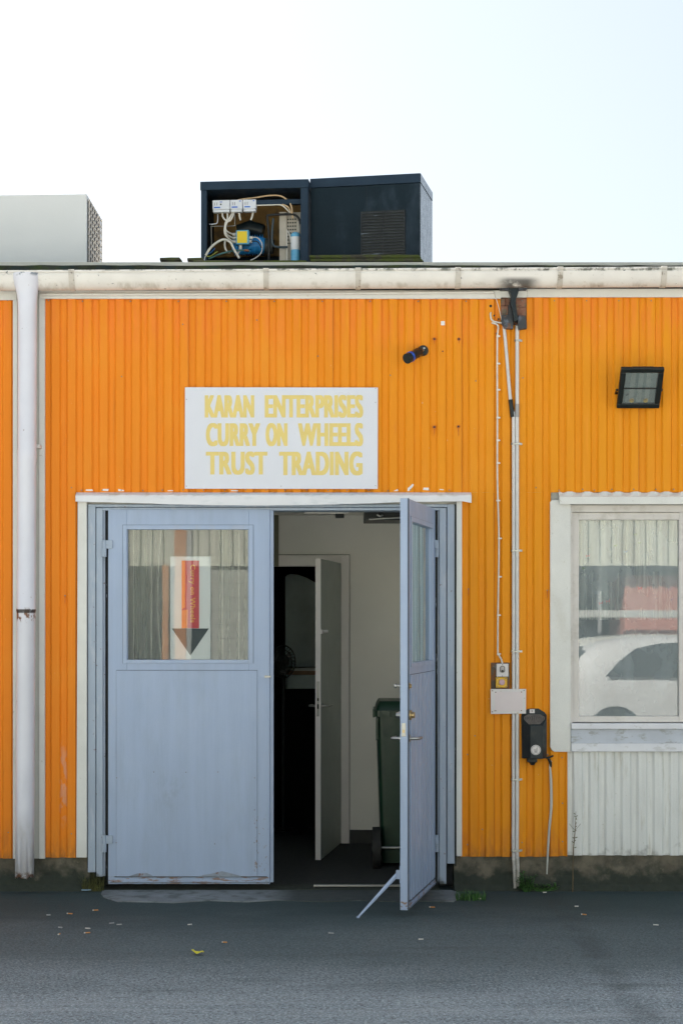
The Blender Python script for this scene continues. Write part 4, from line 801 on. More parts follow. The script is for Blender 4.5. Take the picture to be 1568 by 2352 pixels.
for nm, a, b_, dots in (('controller', 484, 524.5, 1), ('controller', 525.5, 553.8, 0), ('controller', 555, 585.5, 0)):
    q = MB(); q.box(LX(a), LX(b_), .03, .08, LZ(474), LZ(452.5), Mo); q.box(LX(a)+.003, LX(b_)-.004, .035, .08, LZ(480), LZ(474), Mo); co = obj(q, nm, M['ctrl'], u1, bevel=.003)
    q = MB(); q.box(LX(a+3.5), LX(a+18 if dots else a+17), .0285, .03, LZ(471), LZ(468), Mo)
    if dots: q.box(LX(501), LX(507), .0285, .03, LZ(458), LZ(456), Mo)
    else: q.box(LX(b_-7), LX(b_-4), .0285, .03, LZ(457), LZ(454.5), Mo)
    obj(q, 'label_strip', M['bluelabel'], co)
    q = MB()
    if dots: q.cyl(lp(503.5, 462.5, .03), .006, -.003, 'y', 12)
    for u_ in ((a+5, a+6), (a+10, a+11)): q.box(LX(u_[0]), LX(u_[1]), .0288, .03, LZ(465), LZ(458), Mo)
    obj(q, 'print_mark', M['greylogo'], co)
q = MB(); q.box(LX(580), LX(700), .045, .075, LZ(464), LZ(453), Mo); obj(q, 'cross_bar', M['navytrim'], u1, bevel=.002)
q = MB(); a, b_ = lp(519, 543, .26), lp(597, 543, .26); q.tube([a, a.lerp(b_, .1), a.lerp(b_, .9), b_], [.045, .066, .062, .05], 26)
for k in range(12): p_ = a.lerp(b_, .08+.84*k/11); q.tube([p_-Vector((.0018, 0, 0)), p_+Vector((.0018, 0, 0))], .076, 22)
mo_ = obj(q, 'motor', M['blue_cast'], u1)
q = MB(); q.tube([lp(597, 545, .27), lp(616, 547, .27)], [.058, .05], 22); obj(q, 'compressor_end', mat('dark_cast', (.05, .055, .05), .6, .3, 20), u1)
q = MB(); q.tube([lp(530, 507, .3), lp(560, 500, .3), lp(590, 508, .3)], [.05, .06, .05], 16); q.tube([lp(480, 590, .3), lp(640, 590, .3)], .035, 12); obj(q, 'compressor_body', M['blackmetal'], u1)
q = MB(); q.box(LX(535), LX(565.5), .10, .17, LZ(551), LZ(517.6), Mo); jb = obj(q, 'junction_box', mat('light_blue_box', (.10, .38, .60), .45), u1, bevel=.005)
q = MB(); q.box(LX(538), LX(561.5), .096, .10, LZ(548), LZ(520.5), Mo); obj(q, 'yellow_lid', M['yellow'], jb, bevel=.002)
q = MB()
for a, b_, dx_ in ((526, 525.5, 9), (526, 534, 9), (526, 542.5, 9), (565.5, 534, 8), (565.5, 543, 6)): q = MB(); q.tube([lp(a, b_, .13), lp(a+dx_, b_, .13)], .0115, 8); obj(q, 'cable_gland', M['wirew'], jb)
q = MB(); q.tube([lp(544.5, 551, .13), lp(544.5, 561, .13)], .0125, 8); obj(q, 'cable_gland', M['wirew'], jb)
q = MB(); q.box(LX(637), LX(653), .10, .13, zb1, LZ(478), Mo); q.box(LX(653), LX(689), .12, .14, zb1, LZ(478), Mo); pp = obj(q, 'side_panel', M['perf'], u1)
q = MB()
for r__ in range(8):
    for c__ in range(4): q.cyl(lp(656.5+c__*5.6, 494+r__*8, .1195), .0062, -.001, 'y', 10)
obj(q, 'panel_hole', M['black'], pp)
q = MB(); q.cyl(lp(675, 600, .09), .034, LZ(531)-LZ(600), 'z', 24); q.cyl(lp(675, 531, .09), .034, .012, 'z', 24, .02); cn_ = obj(q, 'filter_can', M['cyan_can'], u1)
q = MB(); q.cyl(lp(675, 568, .09), .0348, LZ(538)-LZ(568), 'z', 24); obj(q, 'can_label', M['poster'], cn_)
def wire(pts_, r, m_, nm='wiring'): q = MB(); q.tube([lp(*p_) for p_ in pts_], r, 7, smooth_path=4); obj(q, nm, m_, u1)
wire([(505, 480, .06), (508, 492, .05), (517, 500, .05), (524, 499, .05), (530, 490, .05), (532, 480, .06)], .0068, M['wirew'])
wire([(517, 480, .06), (518, 495, .05), (513, 505, .05), (511, 525, .05), (516, 536, .06), (526, 542.5, .12)], .0065, M['wirew'])
wire([(529, 480, .06), (522, 495, .05), (514, 510, .05), (514, 520, .05), (519, 525, .06), (526, 525.5, .12)], .0062, M['wirew'])
wire([(516, 505, .055), (512, 520, .05), (517, 531, .06), (526, 534, .12)], .006, M['wirew'])
wire([(545, 481, .06), (546, 490, .06), (548, 498, .06)], .007, M['wirew']); wire([(577, 481, .06), (575, 490, .06), (572, 498, .06)], .007, M['wirew'])
wire([(540, 451, .08), (548, 448, .08), (580, 445, .08), (610, 441, .08), (635, 441, .08), (648, 446, .08), (658, 454, .08)], .0058, M['wireb'])
wire([(585, 465, .05), (620, 465, .05), (640, 465, .05), (650, 470, .05), (660, 480, .06), (668, 486, .08)], .005, M['wirew'])
wire([(645, 464, .05), (658, 470, .05), (667, 485, .06)], .0055, M['wireb']); wire([(664, 462, .05), (668, 475, .05), (669, 495, .07)], .006, M['wireb'])
wire([(470, 582, -.0), (480, 566, .0), (495, 553, .0), (512, 546, .0), (527, 553, .0), (536, 570, .0), (548, 590, .0)], .0088, M['wirew'])
wire([(470, 582, .0), (467, 590, -.0), (466, 600, -.01)], .003, M['ctrl']); wire([(470, 582, 0), (480, 584, 0), (497, 572, .01)], .002, mat('yellow_green_wire', (.5, .55, .1), .5)); wire([(472, 580, 0), (482, 575, 0), (491, 565, .01)], .002, mat('blue_wire', (.03, .2, .6), .5))
wire([(494, 482, .07), (494, 498, .07), (490, 504, .07), (475, 505, .07)], .0035, M['ctrl']); wire([(534, 482, .07), (534, 505, .07), (530, 510, .07), (482, 510, .07), (479, 514, .07), (480, 560, .07)], .0032, mat('grey_pipe', (.22, .22, .2), .5))
wire([(512, 545, .05), (512, 560, .05), (518, 572, .05), (524, 572, .06)], .007, M['wirew']); wire([(544, 561, .12), (544, 566, .10), (540, 572, .10)], .007, M['wirew'])
wire([(573, 534, .12), (585, 536, .11), (596, 550, .10), (595, 570, .1), (583, 582, .1), (570, 590, .08)], .0038, M['wirew']); wire([(570, 543, .12), (585, 545, .11), (595, 560, .10)], .004, M['rubber'])
wire([(688, 510, .06), (683, 496, .06), (670, 487, .06), (640, 486, .07), (614, 487, .07), (610, 493, .07), (613, 530, .08), (613, 590, .08)], .0085, M['rubber'])
wire([(624, 495, .07), (621, 530, .07), (622, 552, .07), (630, 561, .06), (645, 563, .05), (658, 563, .05)], .0085, mat('dark_blue_pipe', (.03, .05, .06), .4))
wire([(655, 600, .09), (655, 560, .08), (655, 520, .09)], .005, M['wirew']); wire([(658, 524, .09), (662, 535, .085), (665, 550, .08)], .005, M['wirew']); wire([(681, 500, .1), (682, 520, .1), (681, 530, .1)], .005, M['wirew'])
wire([(475, 588, .03), (500, 578, .03), (530, 570, .04), (552, 569, .04), (570, 571, .05)], .007, mat('verdigris_pipe', (.05, .14, .14), .6, .4, 20)); wire([(558, 569, .04), (568, 570, .04)], .009, mat('copper_nut', (.25, .1, .05), .5))
# white unit on the left
wu = thing('cooling_unit', (X(60, .9), 1.2, RZ(.9)), 'plain off-white rooftop cooling unit with a latticed side, at the left', 'cooling unit')
yw = .9; tw = Z(446, yw); q = MB(); q.prism([(X(-260, yw), RZ(yw)-.05), (X(200, yw), RZ(yw)-.05), (X(200, yw), Z(445, yw)), (X(-260, yw), Z(451, yw))], yw, yw+.71); obj(q, 'casing', M['white_unit'], wu, bevel=.006)
xr = X(200, yw); q = MB(); q.box(xr+.0005, xr+.003, yw+.03, yw+.69, RZ(yw), tw-.03); obj(q, 'coil', M['coil'], wu)
q = MB()
for k in range(7): yy = yw+.04+k*.105; q.box(xr+.010, xr+.015, yy-.011, yy+.011, RZ(yw), tw-.025)
for k in range(13): zz = RZ(yw)+.02+k*.048; q.box(xr+.010, xr+.015, yw+.02, yw+.695, zz-.006, zz+.006) if zz < tw-.03 else None
obj(q, 'side_lattice', M['lattice'], wu)
# pavers under the dark units
random.seed(11)
for (a, t_, b_, y, n_, lab) in ((367, 590.5, 418, .95, 1, 'mossy concrete slab lying alone at the left of the opened cooling unit'), (430, 591, 470, .95, 1, 'mossy slab corner under the left post of the opened cooling unit'), (445, 597, 708, .90, 1, 'long low mossy slab in front of the opened cooling unit'), (711, 584.5, 985, .87, 2, 'mossy slab under the closed cooling unit, sloping at its right end')):
    q = MB(); y1 = y+.14; yb = RZ(y)-.04; zt_ = Z(t_, y); hh = .022
    for k in range(3):
        zt2 = zt_-k*.026; 
        pts_ = [(X(a+k*2, y), zt2-.022), (X(a+k*2, y), zt2-.003), (X((a+b_)/2, y), zt2+random.uniform(-.002, .003)), (X(b_-(6 if n_ == 1 else 24)+k*5, y), zt2), (X(b_-(0 if n_ == 1 else 18)+k*6, y), zt2-.022)]
        if zt2-.022 < yb-.02: break
        q.prism(pts_, y+random.uniform(0, .01), y1)
    tag(obj(q, 'roof_slab', M['moss_paver'], None, origin=(X((a+b_)/2, y), y, zt_-.06), bevel=.003), lab, 'slab', 'mossy slabs on the roof edge')

# ------------------------------------------------------------ poster, curtains, things inside
yp = .033; po = thing('arrow_poster', (X(437, yp), yp, Z(1516, yp)), 'white poster with a red down arrow stuck inside the left door glass', 'poster')
q = MB(); q.pprism([(391.5, 1278), (484, 1278), (484, 1515.5), (391.5, 1515.5)], yp, yp+.001); obj(q, 'sheet', M['poster'], po)
q = MB(); q.pprism([(417.5, 1287.5), (457.5, 1287.5), (457.5, 1443), (417.5, 1443)], yp-.0006, yp); obj(q, 'arrow_shaft', M['posterred'], po)
q = MB(); q.pprism([(395, 1443.5), (480, 1443.5), (437.5, 1506)], yp-.0006, yp); obj(q, 'arrow_head', M['posterdark'], po)
q = MB(); add_text(q, 'Curry on Wheels', 434, 1297, 449, 1430, yp-.0012, .02, 1); obj(q, 'poster_lettering', M['postertext'], po)
q = MB(); q.pprism([(417.5, 1287.5), (425, 1287.5), (425, 1395), (417.5, 1400)], yp-.0010, yp-.0007); q.pprism([(417.5, 1402), (432, 1400), (431, 1443), (417.5, 1443)], yp-.0010, yp-.0007); obj(q, 'orange_reflection', mat('poster_reflection_orange', (.80, .22, .02), .6), po)  # reflected orange painted onto the arrow shaft
def curtain(name, ax, ay, bx_, by, y, waves, amp, m_, label, sharp=1, parent=None):
    q = MB(); n = int(waves*14); xs = [ax+(bx_-ax)*k/n for k in range(n+1)]; rows = 8; vs = []
    for r__ in range(rows+1):
        t_ = r__/rows; py = ay+(by-ay)*t_
        for k, px in enumerate(xs):
            ph = 2*math.pi*waves*k/n; yy = y+amp*(math.sin(ph)+.35*math.sin(2.3*ph+1))*(.6+.4*t_)
            vs.append((X(px, y)+.006*math.cos(ph*1.7)*t_, yy, Z(py, y)))
    L_ = n+1; q.add(vs, [(r__*L_+k, r__*L_+k+1, (r__+1)*L_+k+1, (r__+1)*L_+k) for r__ in range(rows) for k in range(n)], True)
    o = obj(q, name, m_, None, origin=(X((ax+bx_)/2, y), y, Z(by, y))); tag(o, label, 'curtain'); return o
curtain('lace_curtain', 1318, 1185, 1800, 1424, .15, 15, .022, M['lace'], 'white lace half curtain hanging in the upper part of the right window')
curtain('sheer_curtain', 288, 1208, 390, 1522, .12, 3, .014, M['sheer'], 'thin see-through curtain left of the arrow poster')
curtain('sheer_curtain', 486, 1208, 572, 1522, .12, 3, .014, M['sheer'], 'thin see-through curtain right of the arrow poster')
q = MB(); n_ = 40; vs_ = []
for r__ in range(2):
    for k in range(n_+1): u = .12+.81*k/n_; vs_.append(Mr @ Vector((-u, LT+.014+.006*math.sin(k*.9), Z(1526) if r__ else Z(1206))))
q.add(vs_, [(k, k+1, n_+2+k, n_+1+k) for k in range(n_)], True); o = obj(q, 'teal_curtain', M['teal_sheer'], None, origin=Mr @ Vector((-.5, LT, Z(1526)))); tag(o, 'pale teal curtain hanging behind the glass of the open door leaf', 'curtain')
for cn, pxs in (('sheer_curtain', (307, 348, 371)), ('sheer_curtain.001', (511, 549))):
    for px in pxs:
        q = MB(); bow = 6 if px == 371 else 0
        q.tube([P(px, 1210, .1), P(px-bow, 1290, .1), P(px-bow*1.4, 1400, .1), P(px, 1520, .1)], .0042, 6, smooth_path=4); obj(q, 'curtain_cord', M['wirew'], bpy.data.objects[cn])
# butterflies and flags printed on the lace are small stitched patches
random.seed(5); lace = bpy.data.objects['lace_curtain']
for k in range(16):
    px, py = random.uniform(1335, 1550), random.uniform(1225, 1395); y = .115; s_ = random.uniform(3, 6)
    q = MB(); q.pprism([(px-s_, py-s_*.6), (px, py-s_*.1), (px+s_, py-s_), (px+s_*.7, py+s_*.7), (px, py+s_*.3), (px-s_*.8, py+s_)], y, y+.002)
    obj(q, 'stitched_patch', [mat('patch_red', (.6, .12, .10), .8), mat('patch_blue', (.10, .22, .42), .8), mat('patch_green', (.25, .35, .12), .8)][k % 3], lace)
# wheelie bin
bn = thing('wheelie_bin', (X(915, 1.15), 1.35, .008), 'dark green two-wheeled rubbish bin half hidden behind the open door leaf', 'bin')
yb_ = 1.05; kx = lambda px: X(px, yb_); kz = lambda py: Z(py, yb_)
def rr_ring(x0, x1, y0, y1, z, r_=.03, n=5):
    o = []
    for cx, cy_, a0 in ((x1-r_, y1-r_, 0), (x0+r_, y1-r_, 90), (x0+r_, y0+r_, 180), (x1-r_, y0+r_, 270)):
        for k in range(n): a = R(a0+90*k/(n-1)); o.append((cx+r_*math.cos(a), cy_+r_*math.sin(a), z))
    return o
q = MB(); xr2 = kx(1010)
q.rings([rr_ring(kx(877), kx(995), yb_+.06, yb_+.52, .03), rr_ring(kx(866.5), kx(1004), yb_+.0, yb_+.58, kz(1660)), rr_ring(kx(866.5), kx(1004), yb_+.0, yb_+.58, kz(1645))]); obj(q, 'bin_body', M['binred'], bn)
q = MB(); q.rings([rr_ring(kx(860), kx(1010), yb_-.02, yb_+.6, kz(1646)), rr_ring(kx(860), kx(1010), yb_-.02, yb_+.6, kz(1632))]); q.box(kx(856), kx(862), yb_+.0, yb_+.08, kz(1648), kz(1630)); obj(q, 'rim', M['binred'], bn, bevel=.003)
q = MB(); q.rings([rr_ring(kx(864), kx(1006), yb_-.01, yb_+.6, kz(1632)), rr_ring(kx(866), kx(1004), yb_+.0, yb_+.59, kz(1622)), rr_ring(kx(872), kx(998), yb_+.03, yb_+.56, kz(1611))]); obj(q, 'lid', M['binred'], bn)
q = MB()
for k in range(6): q.box(kx(872+k*22), kx(876+k*22), yb_-.028, yb_-.01, kz(1645), kz(1634))
q.box(kx(863), kx(868), yb_-.01, yb_+.02, kz(1700), kz(1648)); obj(q, 'rim_rib', M['binred'], bn)
for xx in (kx(864), kx(1003)):
    q = MB(); q.cyl((xx-.028, yb_-.02, .15), .15, .055, 'x', 28); wo = obj(q, 'wheel', M['rubber'], bn, bevel=.012)
    q = MB(); q.cyl((xx-.034, yb_-.02, .15), .05, .07, 'x', 16); obj(q, 'hub', M['black'], wo)
q = MB(); q.cyl((kx(868), yb_-.02, .15), .012, kx(1000)-kx(868), 'x', 10); obj(q, 'axle', M['steel'], bn)
# desk and mesh chair in the dark room
yd = 3.5; ds = thing('desk', (X(700, yd), yd+.3, .008), 'low wooden desk with a pale top in the dark back room', 'desk')
obj(MB().box(X(655, yd), X(790, yd), yd, yd+.6, Z(1541, yd), Z(1534, yd)), 'desk_top', mat('pale_top', (.55, .55, .5), .5), ds, bevel=.003)
obj(MB().box(X(658, yd), X(785, yd), yd+.02, yd+.05, Z(1550, yd), Z(1541, yd)), 'apron', M['brown'], ds)
obj(MB().box(X(660, yd), X(664, yd), yd+.02, yd+.58, .01, Z(1541, yd)).box(X(780, yd), X(784, yd), yd+.02, yd+.58, .01, Z(1541, yd)).box(X(664, yd), X(780, yd), yd+.03, yd+.05, Z(1582, yd), Z(1551, yd)), 'desk_side', M['dark_in'], ds)
obj(MB().box(X(630, yd), X(785, yd), yd+.0, yd+.02, .01, Z(1582, yd)), 'desk_dark_sheet', mat('black_shade_panel', (.01, .011, .011), .8, spec=.1), ds)  # black sheet added to stand in for the darkness below the desk
ych = 3.0; fan = thing('pedestal_fan', (X(650, ych), ych, .008), 'black pedestal fan with a round wire grille in the dark inner doorway', 'fan')
cx_, cz_ = X(650, ych), Z(1520, ych); rx, rz = .100, .135; q = MB()
for k in range(28): a = 2*math.pi*k/28; q.tube([(cx_+rx*math.cos(a), ych+.02, cz_+rz*math.sin(a)), (cx_+rx*.5*math.cos(a+.4), ych-.03, cz_+rz*.5*math.sin(a+.4)), (cx_, ych-.035, cz_)], .003, 4)
for f_ in (1, .72, .45): q.tube([(cx_+rx*f_*math.cos(2*math.pi*k/28), ych+.02-.05*(1-f_), cz_+rz*f_*math.sin(2*math.pi*k/28)) for k in range(29)], .005, 5)
obj(q, 'grille', M['black'], fan)
q = MB()
for k in range(3):
    a = 2*math.pi*k/3+.4; q.prism([(cx_+.01*math.cos(a+1.5), cz_+.01*math.sin(a+1.5)), (cx_+rx*.85*math.cos(a+.5), cz_+rz*.85*math.sin(a+.5)), (cx_+rx*.85*math.cos(a-.3), cz_+rz*.85*math.sin(a-.3))], ych+.01, ych+.016)
obj(q, 'blades', mat('fan_blade', (.09, .10, .10), .4), fan)
q = MB(); q.cyl((cx_, ych+.03, cz_), .045, .12, 'y', 16); obj(q, 'motor', M['black'], fan)
q = MB(); q.tube([(cx_, ych+.08, .02), (cx_, ych+.08, cz_-.03)], .014, 10); q.cyl((cx_, ych+.08, .008), .18, .03, 'z', 24, .15); obj(q, 'stand', M['black'], fan)

# ------------------------------------------------------------ litter and weeds
bw = mat('paper_white', (.50, .49, .46), .8); bo = mat('filter_orange', (.48, .22, .07), .8); bgry = mat('paper_grey', (.30, .31, .31), .8)
random.seed(21)
butts = [(162, 2102, 'o', 'cigarette butt with an orange filter, nearest the downpipe foot'), (221, 2094, 'o', 'short orange cigarette butt nearest the concrete pad corner'), (202, 2136, 'w', 'white cigarette end just above an orange one'), (202, 2146, 'o', 'orange cigarette filter just below a white cigarette end'), (137, 2149, 'o', 'stubby orange filter standing crosswise on the asphalt'), (139, 2134, 'g', 'dull grey cigarette end above the stubby filter'), (112, 2105, 'g', 'bent grey paper end at the far left of the litter'), (436, 2127, 'w', 'bright white cigarette end in front of the closed door leaf'), (517, 2168, 'o', 'thin orange butt right of the yellow leaf'), (257, 2124, 'g', 'flat grey butt left of a bent one'), (274, 2127, 'g', 'bent pale butt beside a flat grey one'), (1341, 2104, 'o', 'tan butt on the asphalt in front of the window'), (1323, 2085, 'w', 'whitish scrap in front of the tall weed'), (1250, 2053, 'w', 'white scrap by the green weeds under the ashtray'), (1505, 2128, 'w', 'small pale scrap at the far right of the asphalt'), (760, 2147, 'g', 'pale scrap below the inner doorway'), (966, 2161, 'w', 'small white scrap in front of the open door leaf'), (993, 2087, 'o', 'orange scrap under the open door leaf'), (1100, 2067, 'w', 'pale scrap beside the grass tuft')]
for px, py, k, lab in butts:
    gx, gy = G(px, py); a = random.uniform(-.5, .5) + (1.4 if 'crosswise' in lab else 0); Lb = random.uniform(.018, .026)*1.25
    dx_, dy_ = math.cos(a)*Lb/2, math.sin(a)*Lb/2; q = MB()
    q.tube([(gx-dx_, gy-dy_, .0095), (gx, gy, .0092), (gx+dx_, gy+dy_, .0095)], .0038, 7)
    o = obj(q, 'cigarette_butt' if k != 'x' else 'scrap', {'o': bo, 'w': bw, 'g': bgry}[k], None, origin=(gx, gy, .006)); tag(o, lab, 'litter', 'cigarette ends and scraps on the asphalt')
    if k == 'o':
        q = MB(); q.tube([(gx-dx_*1.5, gy-dy_*1.5, .0095), (gx-dx_, gy-dy_, .0095)], .0043, 7); obj(q, 'paper_end', bw, o)
gx, gy = G(453, 2193); q = MB()
pts_ = [(-.035, .012), (-.022, -.004), (0, -.012), (.025, -.016), (.04, -.010), (.03, .002), (.008, .004), (-.012, .006), (-.024, .018)]
q.add([(gx+a, gy+b_*2.5, .010+.012*abs(math.sin(a*60))) for a, b_ in pts_], [tuple(range(9))]); tag(obj(q, 'fallen_leaf', mat('yellow_leaf', (.55, .50, .02), .6), None, origin=(gx, gy, .005), solid=.0008), 'curled yellow leaf on the asphalt in front of the closed door', 'leaf')
gx, gy = G(199, 2047); q = MB(); q.slab([(gx-.03, gy-.02), (gx, gy-.03), (gx+.035, gy-.01), (gx+.02, gy+.03), (gx-.02, gy+.02)], .008, .014); tag(obj(q, 'foil_scrap', mat('bluish_foil', (.25, .38, .5), .3), None, origin=(gx, gy, .006)), 'bluish foil scrap by the grass left of the door', 'litter')
def tuft(name, px, py, n, h, wid, spread, m_, label, lean=.6, leafy=False):
    gx, gy = G(px, py); q = MB()
    for k in range(n):
        x = gx+max(-1.5, min(1.5, random.gauss(0, 1)))*spread; y = min(gy+max(-1.3, min(1.3, random.gauss(0, 1)))*spread*.5, -.03); a = random.uniform(0, 6.28); hh = h*random.uniform(.4, 1); l = hh*lean*random.uniform(.2, 1)
        if leafy:
            z = random.uniform(.01, hh); s_ = wid*random.uniform(.6, 1.3); b1 = Vector((x, y, z)); d_ = Vector((math.cos(a), math.sin(a)*.7, random.uniform(-.2, .6))).normalized(); s2 = d_.cross(Vector((0, 0, 1))).normalized()
            q.add([b1, b1+d_*s_*.5+s2*s_*.35, b1+d_*s_, b1+d_*s_*.5-s2*s_*.35], [(0, 1, 2, 3)])
            if k % 3 == 0: q.tube([(gx+(x-gx)*.3, y, .0), (x, y, z)], .0014, 4)
        else:
            t_ = Vector((x+math.cos(a)*l, y+math.sin(a)*l*.6, hh)); m0 = Vector((x+math.cos(a)*l*.3, y+math.sin(a)*l*.2, hh*.6)); s2 = Vector((-math.sin(a), math.cos(a), 0))*wid
            q.add([Vector((x, y, 0))-s2, Vector((x, y, 0))+s2, m0+s2*.8, t_, m0-s2*.8], [(0, 1, 2, 3, 4)])
    tag(obj(q, name, m_, None, origin=(gx, gy, 0)), label, 'plant')
tuft('weed', 1208, 2048, 170, .15, .024, .035, M['leaf'], 'leafy green weed at the foot of the conduits', leafy=True)
tuft('weed', 1243, 2045, 110, .07, .022, .06, M['leaf'], 'low green weed below the grey cable end', leafy=True)
tuft('grass_tuft', 1080, 2067, 200, .07, .0022, .06, M['leaf'], 'small grass tuft at the right end of the concrete pad')
tuft('grass_tuft', 216, 2046, 170, .14, .0016, .045, mat('dull_grass', (.07, .075, .02), .7, .4, 30), 'dull brownish grass tuft at the left door jamb foot', lean=.8)
gx, gy = G(1316, 2056); q = MB(); 
stem = [Vector((gx, -.05, .0)), Vector((gx-.004, -.05, .16)), Vector((gx+.012, -.05, .33)), Vector((gx+.004, -.05, .45)), Vector((gx+.010, -.05, .555))]
stem = [Vector((X(1312), -.05, .0)), Vector((X(1313), -.05, Z(1960))), Vector((X(1316), -.05, Z(1925))), Vector((X(1318), -.05, Z(1895))), Vector((X(1319), -.05, Z(1862)))]
q.tube(stem, [.0035, .003, .0028, .002, .0012], 6, smooth_path=4); st_ = obj(q, 'tall_weed', M['dry'], None, origin=(gx, -.05, 0)); tag(st_, 'tall spindly weed in front of the off-white cladding joint', 'plant')
q = MB()
for k in range(17):
    t_ = random.uniform(.35, 1); i_ = min(3, int(t_*4)); p_ = stem[i_].lerp(stem[i_+1], t_*4-i_); a = random.choice((0, math.pi))+random.uniform(-.6, .6); d_ = Vector((math.cos(a), math.sin(a)*.5, random.uniform(.1, .9))).normalized(); s2 = Vector((0, 0, 1)).cross(d_).normalized(); l = random.uniform(.010, .024)
    q.add([p_, p_+d_*l*.5+Vector((0, 0, .004)), p_+d_*l, p_+d_*l*.5-Vector((0, 0, .004))], [(0, 1, 2, 3)])
for s2, px in ((-1, 1304), (1, 1330)): q.tube([(X(1317), -.05, Z(1905)), (X((1317+px)/2), -.05, Z(1898)), (X(px), -.05, Z(1890))], .0013, 5)
obj(q, 'leaves', mat('weed_seed', (.12, .13, .06), .7, .4, 40), st_)

# ------------------------------------------------------------ across the yard, seen in the glass
OY = -19.0
ob = thing('opposite_building', (0, OY, 0), 'pale corrugated shed across the yard, seen only reflected in the glass', 'building')
q = MB(); 
def ocorr(mb, x0, x1, z0, z1, y, pitch=.2, dep=.035):
    xs = []; x = x0
    while x < x1:
        xs += [(x, y), (x+pitch*.45, y), (x+pitch*.55, y-dep), (x+pitch*.95, y-dep)]; x += pitch
    n = len(xs); mb.add([(a, b_, z0) for a, b_ in xs]+[(a, b_, z1) for a, b_ in xs], [(k, k+1, n+k+1, n+k) for k in range(n-1)])
ocorr(q, -14, 18, 2.75, 5.2, OY); ocorr(q, -14, -4.6, 0, 2.75, OY-.1); obj(q, 'cladding_sheet', mat('cream_cladding', (.62, .64, .54), .6, .06), ob, solid=.002)
q = MB(); q.box(-14, 18, OY-8, OY-7.8, 0, 5.2); q.box(-14, 18, OY-8, OY-.05, 5.2, 5.3); q.box(-14, -13.8, OY-8, OY-.05, 0, 5.2); q.box(17.8, 18, OY-8, OY-.05, 0, 5.2); obj(q, 'shell', M['dark_room'], ob)
q = MB()
for k in range(11): q.box(-2.25, -.4, OY-.08, OY-.03, .05+k*.24, .05+k*.24+.23)
obj(q, 'sectional_door', mat('grey_boards', (.36, .38, .35), .6, .08), ob, bevel=.006)
q = MB(); q.box(X(400)*30.5/11.5, X(427)*30.5/11.5, OY-.1, OY+.02, 0, 4.0); q.box(X(372)*30.5/11.5, X(386)*30.5/11.5, OY-.1, OY+.02, 0, 2.75); obj(q, 'orange_panel', mat('orange_sheet', (.62, .26, .08), .6), ob, bevel=.01)
q = MB(); q.box(X(428)*30.5/11.5, X(440)*30.5/11.5, OY-.1, OY+.04, 0, 4.6); q.box(3.0, 18, OY-.04, OY+.04, 1.85, 1.98)
obj(q, 'white_post', mat('white_post', (.52, .54, .52), .5), ob, bevel=.01)
q = MB(); q.box(5.0, 8.4, OY-2.2, OY-.4, 0, 2.6); obj(q, 'red_panel', mat('red_sheet', (.50, .20, .15), .6), ob, bevel=.02)
for k in range(8):
    q = MB(); x = .2+k*.62; q.box(x, x+.06, OY-.5, OY-.44, 0, 2.75); obj(q, 'mullion', mat('mullion_grey', (.35, .37, .38), .5), ob)

# white car parked side-on in the yard
CX, CYd = 2.72, -9.75       # rear bumper x, near flank y
carm = mat('white_car_paint', (.78, .80, .80), .22, .02, 2, coat=.6); cgl = mat('car_glass', (.035, .045, .05), .06, .1); ctr = mat('car_trim', (.02, .02, .02), .5)
car = thing('parked_car', (CX+2.1, CYd-.88, 0), 'white hatchback parked in the yard, seen only reflected in the window', 'car')
st_x = [0, .10, .35, .62, .95, 1.6, 2.3, 2.75, 3.2, 3.7, 4.05, 4.2]
roofz = [.98, 1.12, 1.42, 1.56, 1.61, 1.63, 1.58, 1.42, 1.08, .98, .86, .70]
beltz = [.86, .98, 1.04, 1.06, 1.05, 1.03, 1.0, .98, .97, .92, .80, .66]
botz = [.42, .30, .24, .22, .22, .22, .22, .22, .22, .22, .28, .40]
halfw = [.70, .80, .87, .89, .90, .90, .90, .90, .89, .86, .78, .62]
secs = []
for x, rz_, bz_, bo_, hw in zip(st_x, roofz, beltz, botz, halfw):
    tw_ = hw*.80 if rz_-bz_ > .15 else hw*.9
    pr = [(-hw*.96, bo_), (-hw, (bo_+bz_)/2), (-hw*.985, bz_), (-(hw+tw_)/2, (bz_+rz_)/2), (-tw_*.95, rz_-.06), (-tw_*.7, rz_-.01), (0, rz_)]
    pr = pr+[(-a, b_) for a, b_ in pr[-2::-1]]
    secs.append([(CX+x, CYd-.9+a, b_) for a, b_ in pr])
q = MB(); q.rings(secs, True, True); body = obj(q, 'body', carm, car)
sm_ = body.modifiers.new('sub', 'SUBSURF'); sm_.levels = 1; sm_.render_levels = 2
def flank(pts_, y_at, mm, nm, th_=.01):
    q = MB(); q.add([(CX+x, y_at(z), z) for x, z in pts_], [tuple(range(len(pts_)))]); obj(q, nm, mm, car, solid=th_)
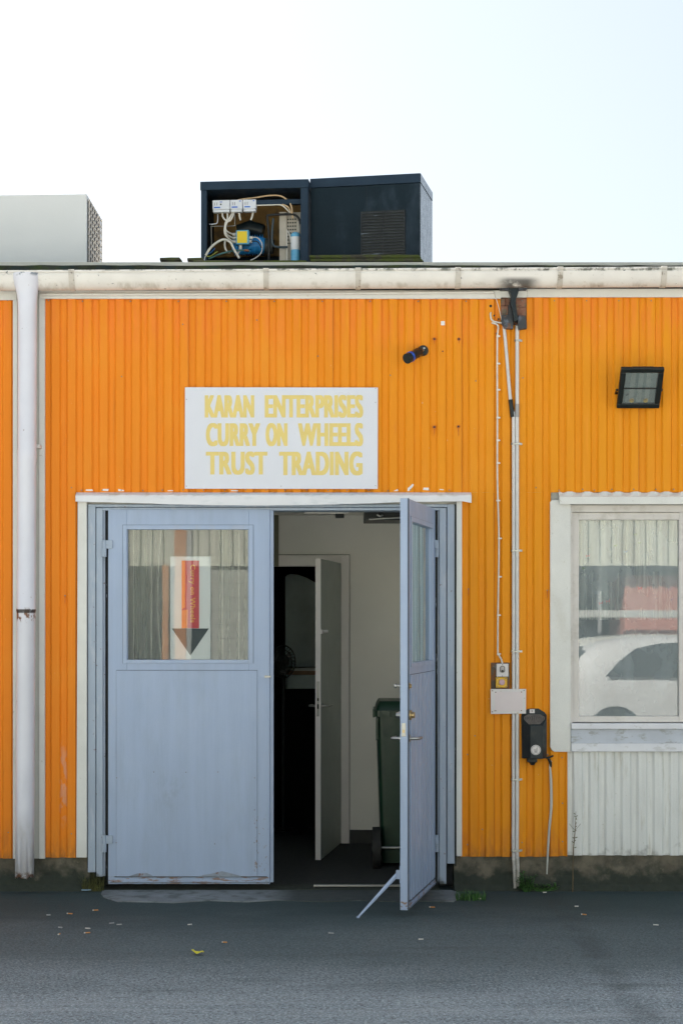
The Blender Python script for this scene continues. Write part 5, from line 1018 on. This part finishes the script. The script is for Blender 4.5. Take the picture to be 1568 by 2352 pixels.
for sgn_ in (1, -1):
    ya_ = lambda z, s_=sgn_: CYd-.9+s_*(.905-max(0, z-1.05)*.30)
    flank([(.55, 1.10), (.72, 1.26), (.98, 1.44), (1.3, 1.50), (1.62, 1.51), (1.62, 1.08)], ya_, cgl, 'side_window'); flank([(1.69, 1.07), (1.69, 1.51), (2.2, 1.46), (2.5, 1.36), (2.85, 1.05)], ya_, cgl, 'side_window')
    q = MB(); q.box(CX+1.5, CX+1.66, CYd-.9+sgn_*.90, CYd-.9+sgn_*.925, .90, .93); obj(q, 'door_handle', carm, car, bevel=.006)
    for wx_ in (.68, 3.25):
        q = MB(); q.prism([(CX+wx_+.38*math.cos(a), .34+.40*math.sin(a)) for a in [math.pi*k/16 for k in range(17)]]+[(CX+wx_-.38, .2), (CX+wx_+.38, .2)], CYd-.9+sgn_*.86, CYd-.9+sgn_*.903); obj(q, 'wheel_arch', ctr, car)
        q = MB(); q.cyl((CX+wx_, CYd-.9+sgn_*.72, .32), .32, sgn_*.19, 'y', 32); wl = obj(q, 'wheel', M['rubber'], car, bevel=.02)
        q = MB(); q.cyl((CX+wx_, CYd-.9+sgn_*.90, .32), .21, sgn_*.018, 'y', 24)
        for k in range(5): a = 2*math.pi*k/5; q.tube([(CX+wx_, CYd-.9+sgn_*.925, .32), (CX+wx_+.2*math.cos(a), CYd-.9+sgn_*.92, .32+.2*math.sin(a))], .02, 6)
        obj(q, 'rim', M['steel'], wl)
    q = MB(); q.box(CX-.0, CX+.14, CYd-.9+sgn_*.62, CYd-.9+sgn_*.84, .93, 1.10); obj(q, 'tail_light', mat('tail_red', (.30, .05, .05), .2), car, bevel=.02)
    q = MB(); q.box(CX+3.95, CX+4.12, CYd-.9+sgn_*.50, CYd-.9+sgn_*.72, .66, .78); obj(q, 'headlight', M['steel'], car, bevel=.02)
q = MB(); q.add([(CX+.06, CYd-.9-.66, 1.10), (CX+.06, CYd-.9+.66, 1.10), (CX+.36, CYd-.9+.60, 1.47), (CX+.36, CYd-.9-.60, 1.47)], [(0, 1, 2, 3)]); obj(q, 'rear_window', cgl, car, solid=.02)
q = MB(); q.add([(CX+3.16, CYd-.9-.70, 1.10), (CX+3.16, CYd-.9+.70, 1.10), (CX+2.40, CYd-.9+.62, 1.57), (CX+2.40, CYd-.9-.62, 1.57)], [(0, 1, 2, 3)]); obj(q, 'windscreen', cgl, car, solid=.02)

wp = Vector((CX+.68, CYd, 0)); Rm = Matrix.Rotation(R(-13), 3, 'Z'); car.rotation_euler = (0, 0, R(-13)); car.location = wp+Rm @ (car.location-wp)+Vector((-.06, 0, 0))
